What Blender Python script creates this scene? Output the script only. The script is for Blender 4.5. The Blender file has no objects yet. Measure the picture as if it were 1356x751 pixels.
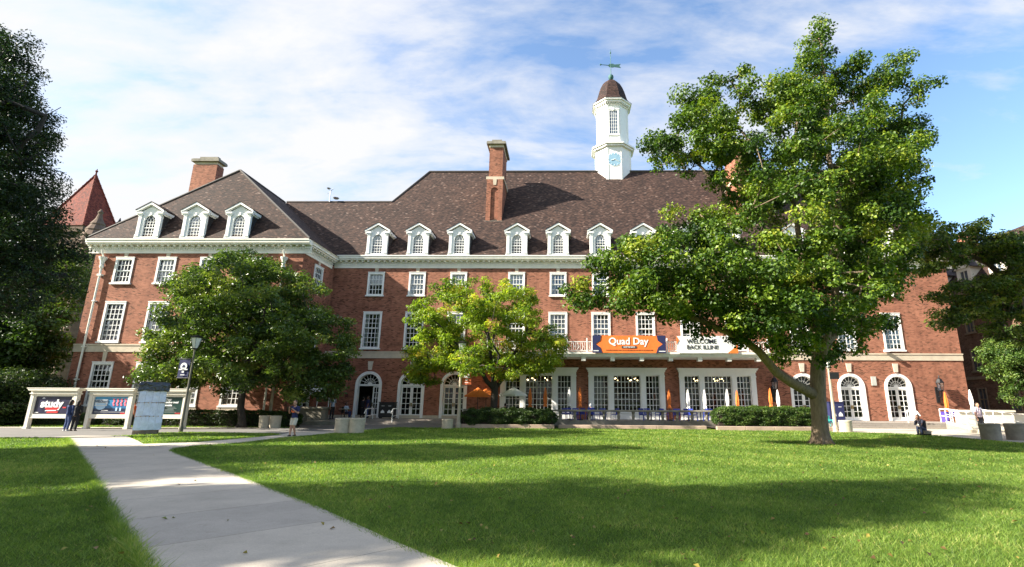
import bpy, math, random
import numpy as np
from mathutils import Vector, Matrix, noise
sc = bpy.context.scene
COL = sc.collection
R = math.radians
rnd = random.Random(7)

# ---------------------------------------------------------------- camera
F, PITCH, YAW, ROLL, CX, EYE = 666.0, 13.5, 1.0, 0.33, 738.0, 1.6
CAMR = Matrix.Rotation(R(YAW), 3, 'Z') @ Matrix.Rotation(math.pi/2 + R(PITCH), 3, 'X') @ Matrix.Rotation(R(ROLL), 3, 'Z')
cd = bpy.data.cameras.new('camera')
cam = bpy.data.objects.new('camera', cd); COL.objects.link(cam)
cd.sensor_width = 36; cd.lens = F/1356*36; cd.shift_x = (678-CX)/1356
cd.clip_end = 6000; cd.clip_start = 0.1
cam.matrix_world = Matrix.Translation((0, 0, EYE)) @ CAMR.to_4x4()
sc.camera = cam
def ray(px, py): return CAMR @ Vector((px-CX, 375.5-py, -F))
def at(px, py, Y):
    d = ray(px, py); t = Y/d.y; return Vector((d.x*t, Y, EYE + d.z*t))
def gp(px, py, z=0.0):
    d = ray(px, py); t = (z-EYE)/d.z; return (d.x*t, d.y*t)

# ---------------------------------------------------------------- materials
def newmat(name):
    m = bpy.data.materials.new(name); m.use_nodes = True
    return m, m.node_tree.nodes, m.node_tree.links, m.node_tree.nodes['Principled BSDF']
def plain(name, col, rough=0.6, metal=0.0, var=0.12, scale=3.0, bump=0.0, spec=0.4):
    m, N, L, b = newmat(name)
    b.inputs['Roughness'].default_value = rough; b.inputs['Metallic'].default_value = metal
    b.inputs['Specular IOR Level'].default_value = spec
    tc = N.new('ShaderNodeTexCoord'); nz = N.new('ShaderNodeTexNoise')
    nz.inputs['Scale'].default_value = scale; nz.inputs['Detail'].default_value = 6; nz.inputs['Roughness'].default_value = .65
    L.new(tc.outputs['Object'], nz.inputs['Vector'])
    r = N.new('ShaderNodeValToRGB'); c = col
    r.color_ramp.elements[0].position = .3; r.color_ramp.elements[1].position = .7
    r.color_ramp.elements[0].color = (c[0]*(1-var), c[1]*(1-var), c[2]*(1-var), 1)
    r.color_ramp.elements[1].color = (min(1, c[0]*(1+var)), min(1, c[1]*(1+var)), min(1, c[2]*(1+var)), 1)
    L.new(nz.outputs['Fac'], r.inputs['Fac']); L.new(r.outputs['Color'], b.inputs['Base Color'])
    if bump:
        bp = N.new('ShaderNodeBump'); bp.inputs['Strength'].default_value = bump; bp.inputs['Distance'].default_value = .02
        L.new(nz.outputs['Fac'], bp.inputs['Height']); L.new(bp.outputs['Normal'], b.inputs['Normal'])
    return m
def math_node(N, L, op, a, b=None):
    n = N.new('ShaderNodeMath'); n.operation = op
    for i, v in enumerate((a, b)):
        if v is None: continue
        if isinstance(v, (int, float)): n.inputs[i].default_value = v
        else: L.new(v, n.inputs[i])
    return n.outputs[0]
def wall_uv(N, L, slope=1.0):
    g = N.new('ShaderNodeNewGeometry'); s = N.new('ShaderNodeSeparateXYZ'); L.new(g.outputs['Position'], s.inputs[0])
    n = N.new('ShaderNodeSeparateXYZ'); L.new(g.outputs['True Normal'], n.inputs[0])
    ax = math_node(N, L, 'ABSOLUTE', n.outputs[0]); ay = math_node(N, L, 'ABSOLUTE', n.outputs[1])
    side = math_node(N, L, 'GREATER_THAN', ax, ay)
    mx = N.new('ShaderNodeMix'); mx.data_type = 'FLOAT'
    L.new(side, mx.inputs[0]); L.new(s.outputs[0], mx.inputs[2]); L.new(s.outputs[1], mx.inputs[3])
    z = math_node(N, L, 'MULTIPLY', s.outputs[2], slope)
    c = N.new('ShaderNodeCombineXYZ'); L.new(mx.outputs[0], c.inputs[0]); L.new(z, c.inputs[1])
    return c.outputs[0], g
def ramp(N, stops, interp='LINEAR'):
    r = N.new('ShaderNodeValToRGB'); r.color_ramp.interpolation = interp
    while len(r.color_ramp.elements) < len(stops): r.color_ramp.elements.new(.5)
    for e, (p, c) in zip(r.color_ramp.elements, stops): e.position = p; e.color = (*c, 1)
    return r
def mix(N, L, f, a, b, typ='MIX'):
    m = N.new('ShaderNodeMix'); m.data_type = 'RGBA'; m.blend_type = typ
    for i, v in ((0, f), (6, a), (7, b)):
        if isinstance(v, (int, float)): m.inputs[i].default_value = v
        elif isinstance(v, tuple): m.inputs[i].default_value = (*v, 1)
        else: L.new(v, m.inputs[i])
    return m.outputs[2]
def brick_mat(name, base=(.30, .112, .070), bw=.24, bh=.085):
    m, N, L, b = newmat(name)
    uv, g = wall_uv(N, L)
    bt = N.new('ShaderNodeTexBrick'); L.new(uv, bt.inputs['Vector'])
    bt.inputs['Scale'].default_value = 1; bt.inputs['Brick Width'].default_value = bw; bt.inputs['Row Height'].default_value = bh
    bt.inputs['Mortar Size'].default_value = .008; bt.inputs['Mortar Smooth'].default_value = .3; bt.inputs['Bias'].default_value = 0
    bt.inputs['Color1'].default_value = (0, 0, 0, 1); bt.inputs['Color2'].default_value = (1, 1, 1, 1); bt.inputs['Mortar'].default_value = (.5, .5, .5, 1)
    B = base
    r = ramp(N, [(0, tuple(x*.35 for x in B)), (.07, tuple(x*.4 for x in B)), (.12, tuple(x*.75 for x in B)), (.5, B), (1, (B[0]*1.3, B[1]*1.38, B[2]*1.4))])
    L.new(bt.outputs['Color'], r.inputs[0])
    c1 = mix(N, L, bt.outputs['Fac'], r.outputs[0], (.36, .20, .13))
    nz = N.new('ShaderNodeTexNoise'); nz.inputs['Scale'].default_value = .55; nz.inputs['Detail'].default_value = 8; nz.inputs['Roughness'].default_value = .7
    L.new(g.outputs['Position'], nz.inputs['Vector'])
    r2 = ramp(N, [(.32, (.72, .70, .70)), (.62, (1.08, 1.08, 1.08))]); L.new(nz.outputs['Fac'], r2.inputs[0])
    c2 = mix(N, L, 1.0, c1, r2.outputs[0], 'MULTIPLY')
    # scattered dark vine stubs / burnt headers
    vz = N.new('ShaderNodeTexNoise'); vz.inputs['Scale'].default_value = 2.6; vz.inputs['Detail'].default_value = 5; vz.inputs['Roughness'].default_value = .8; L.new(uv, vz.inputs['Vector'])
    r3 = ramp(N, [(.0, (1, 1, 1)), (.66, (1, 1, 1)), (.72, (.6, .56, .54))]); L.new(vz.outputs['Fac'], r3.inputs[0])
    c3 = mix(N, L, .8, c2, r3.outputs[0], 'MULTIPLY')

    ms_ = N.new('ShaderNodeMapping'); ms_.inputs['Scale'].default_value = (1.4, .16, 1); L.new(uv, ms_.inputs[0])
    ns_ = N.new('ShaderNodeTexNoise'); ns_.inputs['Scale'].default_value = 1; ns_.inputs['Detail'].default_value = 6; ns_.inputs['Roughness'].default_value = .65; L.new(ms_.outputs[0], ns_.inputs['Vector'])
    rs_ = ramp(N, [(.30, (.70, .68, .68)), (.48, (1, 1, 1)), (.75, (1.12, 1.10, 1.08))]); L.new(ns_.outputs['Fac'], rs_.inputs[0])
    c3 = mix(N, L, 1.0, c3, rs_.outputs[0], 'MULTIPLY')
    L.new(c3, b.inputs['Base Color']); b.inputs['Roughness'].default_value = .85; b.inputs['Specular IOR Level'].default_value = .25
    bp = N.new('ShaderNodeBump'); bp.inputs['Strength'].default_value = .5; bp.inputs['Distance'].default_value = .01; bp.invert = True
    L.new(bt.outputs['Fac'], bp.inputs['Height']); L.new(bp.outputs['Normal'], b.inputs['Normal'])
    return m
def shingle_mat(name, stops, w=.34, h=.2, slope=1.25):
    m, N, L, b = newmat(name)
    uv, g = wall_uv(N, L, slope)
    bt = N.new('ShaderNodeTexBrick'); L.new(uv, bt.inputs['Vector'])
    bt.inputs['Scale'].default_value = 1; bt.inputs['Brick Width'].default_value = w; bt.inputs['Row Height'].default_value = h
    bt.inputs['Mortar Size'].default_value = .012; bt.inputs['Mortar Smooth'].default_value = .5; bt.inputs['Bias'].default_value = 0
    bt.inputs['Color1'].default_value = (0, 0, 0, 1); bt.inputs['Color2'].default_value = (1, 1, 1, 1); bt.inputs['Mortar'].default_value = (.2, .2, .2, 1)
    r = ramp(N, stops); L.new(bt.outputs['Color'], r.inputs[0])
    c1 = mix(N, L, bt.outputs['Fac'], r.outputs[0], tuple(x*.35 for x in stops[1][1]))
    nz = N.new('ShaderNodeTexNoise'); nz.inputs['Scale'].default_value = .35; nz.inputs['Detail'].default_value = 7; nz.inputs['Roughness'].default_value = .7
    L.new(g.outputs['Position'], nz.inputs['Vector'])
    r2 = ramp(N, [(.3, (.74, .74, .76)), (.65, (1.12, 1.1, 1.08))]); L.new(nz.outputs['Fac'], r2.inputs[0])

    ms_ = N.new('ShaderNodeMapping'); ms_.inputs['Scale'].default_value = (.9, .10, 1); L.new(uv, ms_.inputs[0])
    ns_ = N.new('ShaderNodeTexNoise'); ns_.inputs['Scale'].default_value = 1; ns_.inputs['Detail'].default_value = 6; ns_.inputs['Roughness'].default_value = .65; L.new(ms_.outputs[0], ns_.inputs['Vector'])
    rs_ = ramp(N, [(.30, (.74, .73, .74)), (.48, (1, 1, 1)), (.75, (1.18, 1.14, 1.12))]); L.new(ns_.outputs['Fac'], rs_.inputs[0])
    L.new(mix(N, L, 1.0, mix(N, L, 1.0, c1, r2.outputs[0], 'MULTIPLY'), rs_.outputs[0], 'MULTIPLY'), b.inputs['Base Color'])
    b.inputs['Roughness'].default_value = .8; b.inputs['Specular IOR Level'].default_value = .3
    bp = N.new('ShaderNodeBump'); bp.inputs['Strength'].default_value = .8; bp.inputs['Distance'].default_value = .03
    L.new(bt.outputs['Color'], bp.inputs['Height']); L.new(bp.outputs['Normal'], b.inputs['Normal'])
    return m
def leaf_mat(name, stops, trans=.35, rough=.45):
    m, N, L, b = newmat(name)
    a = N.new('ShaderNodeAttribute'); a.attribute_name = 'tint'
    r = ramp(N, stops); L.new(a.outputs['Fac'], r.inputs[0])
    L.new(r.outputs[0], b.inputs['Base Color']); b.inputs['Roughness'].default_value = rough; b.inputs['Specular IOR Level'].default_value = .35
    t = N.new('ShaderNodeBsdfTranslucent')
    tcol = mix(N, L, 1.0, r.outputs[0], (1.5, 1.6, .7), 'MULTIPLY'); L.new(tcol, t.inputs[0])
    ms = N.new('ShaderNodeMixShader'); ms.inputs[0].default_value = trans
    L.new(b.outputs[0], ms.inputs[1]); L.new(t.outputs[0], ms.inputs[2])
    L.new(ms.outputs[0], N['Material Output'].inputs[0])
    return m
def bark_mat(name, c):
    m, N, L, b = newmat(name)
    tc = N.new('ShaderNodeTexCoord'); mp = N.new('ShaderNodeMapping'); mp.inputs['Scale'].default_value = (9, 9, 1.6)
    L.new(tc.outputs['Object'], mp.inputs[0])
    nz = N.new('ShaderNodeTexNoise'); nz.inputs['Scale'].default_value = 1.6; nz.inputs['Detail'].default_value = 9; nz.inputs['Roughness'].default_value = .75; L.new(mp.outputs[0], nz.inputs['Vector'])
    r = ramp(N, [(.3, tuple(x*.4 for x in c)), (.5, c), (.75, tuple(min(1, x*1.5) for x in c))]); L.new(nz.outputs['Fac'], r.inputs[0])
    L.new(r.outputs[0], b.inputs['Base Color']); b.inputs['Roughness'].default_value = .9
    bp = N.new('ShaderNodeBump'); bp.inputs['Strength'].default_value = .9; bp.inputs['Distance'].default_value = .05
    L.new(nz.outputs['Fac'], bp.inputs['Height']); L.new(bp.outputs['Normal'], b.inputs['Normal'])
    return m
def glass_mat(name, tint=(.93, .94, .95), refl=.02, rough=.03, gc=.9):
    m, N, L, b = newmat(name)
    t = N.new('ShaderNodeBsdfTransparent'); t.inputs[0].default_value = (*tint, 1)
    gl = N.new('ShaderNodeBsdfGlossy'); gl.inputs['Roughness'].default_value = rough; gl.inputs['Color'].default_value = (gc, gc*1.02, gc*1.04, 1)
    fr = N.new('ShaderNodeFresnel'); fr.inputs[0].default_value = 1.5
    f = math_node(N, L, 'ADD', fr.outputs[0], refl)
    tc = N.new('ShaderNodeTexCoord'); nz = N.new('ShaderNodeTexNoise'); nz.inputs['Scale'].default_value = 1.3; L.new(tc.outputs['Object'], nz.inputs['Vector'])
    bp = N.new('ShaderNodeBump'); bp.inputs['Strength'].default_value = .12; bp.inputs['Distance'].default_value = .05; L.new(nz.outputs['Fac'], bp.inputs['Height']); L.new(bp.outputs['Normal'], gl.inputs['Normal'])
    ms = N.new('ShaderNodeMixShader'); L.new(f, ms.inputs[0]); L.new(t.outputs[0], ms.inputs[1]); L.new(gl.outputs[0], ms.inputs[2])
    L.new(ms.outputs[0], N['Material Output'].inputs[0])
    return m
def emit_mat(name, col, s):
    m, N, L, b = newmat(name)
    b.inputs['Emission Color'].default_value = (*col, 1); b.inputs['Emission Strength'].default_value = s
    b.inputs['Base Color'].default_value = (*col, 1); return m

BRICK = brick_mat('red_brick')
BRICK_N = brick_mat('brown_brick', (.13, .078, .055))
ROOF = shingle_mat('brown_shingles', [(0, (.018, .010, .008)), (.35, (.040, .022, .017)), (.7, (.062, .034, .025)), (.94, (.088, .050, .038)), (.985, (.15, .10, .08)), (1, (.20, .145, .12))], .24, .15)
ROOF_T = shingle_mat('dark_dome_shingles', [(0, (.014, .008, .007)), (.4, (.04, .019, .015)), (1, (.08, .04, .032))], .2, .14, 1.0)
ROOF_RED = shingle_mat('red_clay_tiles', [(0, (.10, .018, .011)), (.5, (.19, .036, .022)), (1, (.27, .06, .035))], .3, .22, 1.05)
SLATE = shingle_mat('slate_cheeks', [(0, (.03, .028, .03)), (.5, (.06, .055, .055)), (1, (.11, .10, .095))], .3, .2, 1.0)
WHITE = plain('white_paint', (.86, .85, .82), .5, var=.05, scale=2)
WHITE_OLD = plain('weathered_white_paint', (.84, .81, .72), .6, var=.10, scale=1.5)
CREAM = plain('cream_painted_wood', (.80, .75, .64), .55, var=.06, scale=2)
STONE = plain('buff_limestone', (.55, .47, .36), .85, var=.16, scale=1.2, bump=.3)
STONE_P = plain('pinkish_curb_stone', (.42, .31, .24), .85, var=.22, scale=.9, bump=.3)
STONE_D = plain('weathered_grey_stone', (.24, .22, .18), .9, var=.35, scale=1.6, bump=.4)
STONE_B = plain('brown_sandstone', (.14, .095, .07), .9, var=.35, scale=1.5, bump=.5)
COPPER = plain('patinated_copper', (.05, .13, .12), .6, .3, var=.25, scale=5)
IRON = plain('black_iron', (.02, .02, .022), .45, .4)
STEEL = plain('galvanised_steel', (.55, .56, .58), .35, .7, var=.1)
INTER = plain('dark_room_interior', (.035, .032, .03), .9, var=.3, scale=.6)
BLIND = plain('pale_window_blind', (.78, .78, .75), .8, var=.04)
CURT = plain('grey_green_curtain', (.55, .58, .52), .85, var=.25, scale=9)
GLASS = glass_mat('window_glass')
GLASS_D = glass_mat('clear_door_glass', (.72, .74, .74), .0, gc=.42)
LAMPG = plain('frosted_lamp_glass', (.86, .85, .80), .4, var=.04)
WARM = emit_mat('warm_ceiling_bulb', (1, .72, .35), 5)
BARK = bark_mat('grey_brown_bark', (.20, .145, .095))
BARK_D = bark_mat('dark_bark', (.045, .036, .03))
BARK_B = bark_mat('brown_bark', (.13, .095, .07))
CONC = plain('precast_concrete', (.50, .435, .33), .9, var=.14, scale=6, bump=.4)
PSOIL = plain('dark_soil', (.045, .033, .025), .95, var=.4, scale=12)
ORANGE = plain('orange_canvas', (.78, .20, .035), .7, var=.08)
CANVAS = plain('white_canvas', (.82, .81, .77), .7, var=.04)
BLUE = plain('royal_blue_plastic', (.035, .06, .36), .4, var=.08)
NAVY = plain('navy_cloth', (.018, .022, .085), .75, var=.15)
BLACKM = plain('black_plastic', (.018, .018, .02), .5, var=.2)
AQUA = plain('aqua_plastic', (.05, .55, .50), .45)
ORNB = plain('orange_banner_cloth', (.92, .20, .035), .7, var=.06)
ORNP = plain('faded_orange_banner', (.62, .15, .06), .7, var=.06)
WOODP = plain('raw_plywood', (.24, .18, .13), .8, var=.25)

# ---------------------------------------------------------------- mesh helpers
class MB:
    def __init__(s): s.v = []; s.f = []; s.m = []
    def add(s, vs, fs, mi=0):
        o = len(s.v); s.v += [tuple(v) for v in vs]; s.f += [tuple(i+o for i in f) for f in fs]; s.m += [mi]*len(fs)
    def box(s, x0, x1, y0, y1, z0, z1, mi=0):
        s.add([(x0,y0,z0),(x1,y0,z0),(x1,y1,z0),(x0,y1,z0),(x0,y0,z1),(x1,y0,z1),(x1,y1,z1),(x0,y1,z1)],
              [(0,3,2,1),(4,5,6,7),(0,1,5,4),(1,2,6,5),(2,3,7,6),(3,0,4,7)], mi)
    def obox(s, c, u, hl, hw, z0, z1, mi=0):   # box along a horizontal direction u
        u = Vector((u[0], u[1], 0)).normalized(); w = Vector((-u.y, u.x, 0)); c = Vector((c[0], c[1], 0))
        P = [c-u*hl-w*hw, c+u*hl-w*hw, c+u*hl+w*hw, c-u*hl+w*hw]
        s.add([(p.x,p.y,z0) for p in P]+[(p.x,p.y,z1) for p in P], [(0,3,2,1),(4,5,6,7),(0,1,5,4),(1,2,6,5),(2,3,7,6),(3,0,4,7)], mi)
    def poly(s, pts, mi=0): s.add(pts, [tuple(range(len(pts)))], mi)
    def prism_y(s, pts, y0, y1, mi=0):          # polygon in xz (counter-clockwise seen from -y), extruded along y
        n = len(pts)
        s.add([(x,y0,z) for x,z in pts]+[(x,y1,z) for x,z in pts],
              [tuple(range(n)), tuple(range(2*n-1, n-1, -1))]+[(i, i+n, (i+1)%n+n, (i+1)%n) for i in range(n)], mi)
    def prism_z(s, pts, z0, z1, mi=0):
        n = len(pts)
        s.add([(x,y,z0) for x,y in pts]+[(x,y,z1) for x,y in pts],
              [tuple(range(n-1,-1,-1)), tuple(range(n, 2*n))]+[(i, (i+1)%n, (i+1)%n+n, i+n) for i in range(n)], mi)
    def lathe(s, prof, c=(0,0,0), n=16, mi=0, fold=0, nf=8, ph=0):
        vs = []; fs = []
        for j, (r, z) in enumerate(prof):
            for i in range(n):
                a = 2*math.pi*i/n+ph; rr = r*(1+fold*math.cos(nf*a))
                vs.append((c[0]+rr*math.cos(a), c[1]+rr*math.sin(a), c[2]+z))
        for j in range(len(prof)-1):
            for i in range(n):
                k = (i+1)%n; fs.append((j*n+i, j*n+k, (j+1)*n+k, (j+1)*n+i))
        fs.append(tuple(range(n-1,-1,-1))); fs.append(tuple((len(prof)-1)*n+i for i in range(n)))
        s.add(vs, fs, mi)
    def tube(s, pts, rad, n=8, mi=0, flat=1.0):
        pts = [Vector(p) for p in pts]; vs = []; fs = []; m = len(pts)
        if isinstance(rad, (int, float)): rad = [rad]*m
        prev = None
        for i, p in enumerate(pts):
            t = (pts[min(i+1, m-1)]-pts[max(i-1, 0)]);
            if t.length < 1e-9: t = Vector((0,0,1))
            t.normalize()
            if prev is None:
                a = Vector((0,0,1)) if abs(t.z) < .9 else Vector((1,0,0)); u = t.cross(a).normalized()
            else:
                u = prev - t*prev.dot(t)
                u = u.normalized() if u.length > 1e-6 else t.orthogonal().normalized()
            prev = u; w = t.cross(u)
            for k in range(n):
                an = 2*math.pi*k/n; q = p + (u*math.cos(an) + w*math.sin(an)*flat)*rad[i]; vs.append(tuple(q))
        for j in range(m-1):
            for i in range(n):
                k = (i+1)%n; fs.append((j*n+i, j*n+k, (j+1)*n+k, (j+1)*n+i))
        fs.append(tuple(range(n-1,-1,-1))); fs.append(tuple((m-1)*n+i for i in range(n)))
        s.add(vs, fs, mi)
    def ball(s, c, r, sx=1, sy=1, sz=1, n=10, mi=0):
        prof = [(max(1e-3, math.sin(math.pi*j/n))*r, -math.cos(math.pi*j/n)*r) for j in range(n+1)]
        vs = []; fs = []
        for rr, z in prof:
            for i in range(2*n):
                a = math.pi*i/n; vs.append((c[0]+rr*math.cos(a)*sx, c[1]+rr*math.sin(a)*sy, c[2]+z*sz))
        q = 2*n
        for j in range(n):
            for i in range(q): fs.append((j*q+i, j*q+(i+1)%q, (j+1)*q+(i+1)%q, (j+1)*q+i))
        fs.append(tuple(range(q-1,-1,-1))); fs.append(tuple(n*q+i for i in range(q)))
        s.add(vs, fs, mi)
    def build(s, name, mats, parent=None, loc=(0,0,0), smooth=False, rz=0):
        me = bpy.data.meshes.new(name); me.from_pydata(s.v, [], s.f)
        for m in (mats if isinstance(mats, (list, tuple)) else [mats]): me.materials.append(m)
        if any(s.m): me.polygons.foreach_set('material_index', s.m)
        if smooth: me.polygons.foreach_set('use_smooth', [True]*len(s.f))
        me.update()
        o = bpy.data.objects.new(name, me); COL.objects.link(o); o.location = loc
        if rz: o.rotation_euler.z = rz
        if parent: o.parent = parent
        return o
def bevel(o, w=.02, seg=2):
    m = o.modifiers.new('bevel', 'BEVEL'); m.width = w; m.segments = seg; m.limit_method = 'ANGLE'; return o
def thing(name, label, cat, loc=(0,0,0), rz=0, group=None):
    o = bpy.data.objects.new(name, None); COL.objects.link(o); o.location = loc; o.rotation_euler.z = rz
    o.empty_display_size = .3
    o['label'] = label; o['category'] = cat
    if group: o['group'] = group
    return o
def tag(o, label, cat, group=None):
    o['label'] = label; o['category'] = cat
    if group: o['group'] = group
    return o
def structure(o, kind='structure'): o['kind'] = kind; return o
def dup(root, loc=None, rz=None, label=None, scale=None, parent=None):
    r = root.copy(); COL.objects.link(r)
    if parent is not None: r.parent = parent
    if loc is not None: r.location = loc
    if rz is not None: r.rotation_euler.z = rz
    if scale is not None: r.scale = scale
    if label: r['label'] = label
    for ch in list(root.children): dup(ch, parent=r)
    return r
def text(body, size, mat, parent, loc, name='lettering', rot=(math.pi/2,0,0), align='CENTER', bold=0.0, sx=1.0, ext=.004, shear=0):
    c = bpy.data.curves.new(name, 'FONT'); c.body = body; c.size = size; c.align_x = align; c.align_y = 'CENTER'
    c.extrude = ext; c.offset = bold; c.shear = shear; c.resolution_u = 3; c.materials.append(mat)
    tmp = bpy.data.objects.new(name, c); COL.objects.link(tmp)
    dg = bpy.context.evaluated_depsgraph_get(); me = bpy.data.meshes.new_from_object(tmp.evaluated_get(dg)); bpy.data.objects.remove(tmp)
    me.materials.clear(); me.materials.append(mat)
    o = bpy.data.objects.new(name, me); COL.objects.link(o); o.parent = parent; o.location = loc; o.rotation_euler = rot; o.scale = (sx, 1, 1)
    return o
# ================================================================ THE HALL
Y0 = 44.0
hall = thing('brick_hall', 'long red brick hall with white cornice, dormers, chimneys and clock cupola behind the lawn', 'building', (0, Y0, 0))
EAVE = 14.65; FL = .4
MAINX = [-17.2, -13.45, -9.7, -4.45, -.7, 3.1, 7.0, 10.9, 14.8, 20.4, 24.4, 28.4]
WINGX = [-35.65, -32.2, -28.75, -25.3]
DOORX = [-17.0, -13.3, -9.62, 20.25, 24.25, 28.2]
BAYX = [-2.35, 5.2, 12.95]

def wall(openings, x0, x1, z0, z1, T, thick=.26):
    mb = MB()
    xs = sorted({x0, x1, *[o[0] for o in openings], *[o[1] for o in openings]})
    zs = sorted({z0, z1, *[o[2] for o in openings], *[o[3] for o in openings]})
    def inop(x, z): return any(o[0] < x < o[1] and o[2] < z < o[3] for o in openings)
    idx = {}
    vs = []; fs = []
    def vid(x, z):
        if (x, z) not in idx: idx[(x, z)] = len(vs); vs.append(T(x, z, 0))
        return idx[(x, z)]
    for i in range(len(xs)-1):
        for j in range(len(zs)-1):
            if not inop((xs[i]+xs[i+1])/2, (zs[j]+zs[j+1])/2):
                fs.append((vid(xs[i], zs[j]), vid(xs[i+1], zs[j]), vid(xs[i+1], zs[j+1]), vid(xs[i], zs[j+1])))
    mb.add(vs, fs)
    for o in openings:
        a, b, c, d = o[:4]; arch = len(o) > 4
        r = (b-a)/2; sp = d-r if arch else d; cx = (a+b)/2
        ring = [(a, c), (a, sp)]
        if arch:
            n = 16; arc = [(cx - r*math.cos(math.pi*k/n), sp + r*math.sin(math.pi*k/n)) for k in range(n+1)]
            for k in range(n):
                p, q = arc[k], arc[k+1]
                mb.poly([T(p[0], p[1], 0), T(q[0], q[1], 0), T(q[0], d, 0), T(p[0], d, 0)])
            ring += arc[1:-1] + [(b, sp), (b, c)]
        else: ring += [(b, sp), (b, c)]
        for k in range(len(ring)):
            p, q = ring[k], ring[(k+1) % len(ring)]
            mb.poly([T(p[0], p[1], 0), T(q[0], q[1], 0), T(q[0], q[1], thick), T(p[0], p[1], thick)])
    return mb

def TF(x, z, d): return (x, d, z)                 # main front
def TW(x, z, d): return (x, -5.4+d, z)            # wing front
def TS(y, z, d): return (-21.15-d, y, z)          # wing return wall (faces +x)
CW = .15
top_z, tall_z, wtop_z, wtall_z, wg_z = (11.05, 13.15), (6.3, 9.5), (10.85, 12.95), (6.15, 9.3), (1.35, 4.55)
ops = []
for x in MAINX:
    ops.append((x-.6, x+.6, top_z[0]+.1, top_z[1]-.1)); ops.append((x-.68, x+.68, tall_z[0]+.1, tall_z[1]-.1))
for x in DOORX: ops.append((x-1.05, x+1.05, FL, 4.22, 1))
for x in BAYX: ops.append((x-3.1, x+3.1, FL+.05, 4.5))
wall(ops, -21.15, 34.0, 0, 13.8, TF).build('wall', BRICK, hall)
wo = []
for x in WINGX:
    wo.append((x-.6, x+.6, wtop_z[0]+.1, wtop_z[1]-.1)); wo.append((x-.68, x+.68, wtall_z[0]+.1, wtall_z[1]-.1)); wo.append((x-.68, x+.68, wg_z[0]+.1, wg_z[1]-.1))
wall(wo, -38.2, -21.15, 0, 13.7, TW).build('wall', BRICK, hall)
RY = -2.75
so = [(RY-.6, RY+.6, 10.95, 12.85), (RY-.68, RY+.68, 6.25, 9.2), (RY-.9, RY+.9, FL, 4.0)]
wall(so, -5.4, 0, 0, 13.75, TS).build('wall', BRICK, hall)
mb = MB(); mb.box(-38.2, -38.0, -5.39, 18, 0, 13.7); mb.box(33.8, 34.0, .01, 20, 0, 13.8)
mb.poly([(34.0, -.4, 13.8), (34.0, 20, 13.8), (34.0, 20, 14.9), (34.0, 9.4, 27.4), (34.0, -.4, 14.9)])
mb.poly([(33.7, -.4, 13.8), (33.7, 20, 13.8), (33.7, 20, 14.9), (33.7, 9.4, 27.4), (33.7, -.4, 14.9)])
mb.box(-38.2, 34, 19.9, 20.1, 0, 14.4); mb.build('gable_wall', BRICK, hall)
# dark rooms behind the windows
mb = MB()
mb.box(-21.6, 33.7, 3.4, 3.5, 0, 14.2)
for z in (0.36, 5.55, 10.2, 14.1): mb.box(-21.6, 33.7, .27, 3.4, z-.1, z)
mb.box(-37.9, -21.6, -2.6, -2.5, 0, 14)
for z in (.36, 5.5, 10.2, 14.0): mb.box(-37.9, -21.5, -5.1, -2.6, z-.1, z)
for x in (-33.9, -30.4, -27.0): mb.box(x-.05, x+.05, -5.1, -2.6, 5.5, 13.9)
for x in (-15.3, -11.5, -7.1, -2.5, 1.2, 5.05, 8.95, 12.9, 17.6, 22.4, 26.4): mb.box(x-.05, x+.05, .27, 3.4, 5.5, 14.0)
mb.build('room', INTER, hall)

# stone belt course, base course
mb = MB()
mb.box(-38.25, -21.1, -5.46, -5.35, 5.35, 5.85); mb.box(-38.27, -21.08, -5.50, -5.36, 5.85, 5.97)
mb.box(-21.15, -21.09, -5.4, -.06, 5.35, 5.85); mb.box(-21.13, 34.05, -.06, .05, 5.42, 5.9); mb.box(-21.11, 34.07, -.10, .04, 5.9, 6.02)
mb.build('belt_course', STONE, hall)
mb = MB(); mb.box(-38.26, -21.1, -5.47, -5.38, 0, .75); mb.box(-21.16, -6.0, -.05, .02, 0, .62)
mb.build('base_course', STONE, hall)

# ---- cornice
def cornice_run(mb, a, b, zt, axis, base, sgn=-1):
    # a..b along axis; projects out from base by sgn
    def bx(p0, p1, z0, z1, c0=a, c1=b, mi=0):
        q0, q1 = sorted((base+sgn*p0, base+sgn*p1))
        if axis == 'x': mb.box(c0, c1, q0, q1, z0, z1, mi)
        else: mb.box(q0, q1, c0, c1, z0, z1, mi)
    e = .0
    bx(-.02, .06, zt-1.08, zt-.86); bx(-.02, .10, zt-.86, zt-.80); bx(-.02, .16, zt-.66, zt-.60)
    bx(-.02, .44, zt-.42, zt-.30); bx(-.02, .54, zt-.30, zt-.10); bx(-.02, .60, zt-.10, zt)
    x = a+.05
    while x < b-.1: bx(.0, .12, zt-.78, zt-.67, x, x+.10); x += .19
    bx(-.02, .07, zt-.80, zt-.66)
    bx(-.02, .08, zt-.60, zt-.42)
    x = a+.1
    while x < b-.15: bx(.0, .36, zt-.56, zt-.42, x, x+.16); x += .5
mb = MB()
cornice_run(mb, -38.8, -20.55, 14.4, 'x', -5.4)
cornice_run(mb, -5.39, -.5, 14.43, 'y', -21.15, +1)
cornice_run(mb, -21.14, 34.6, EAVE, 'x', 0)
cornice_run(mb, 0.01, 19, EAVE, 'y', 34.0, +1)
cornice_run(mb, -5.39, 17, 14.4, 'y', -38.2, -1)
mb.build('cornice', WHITE_OLD, hall)

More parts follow.
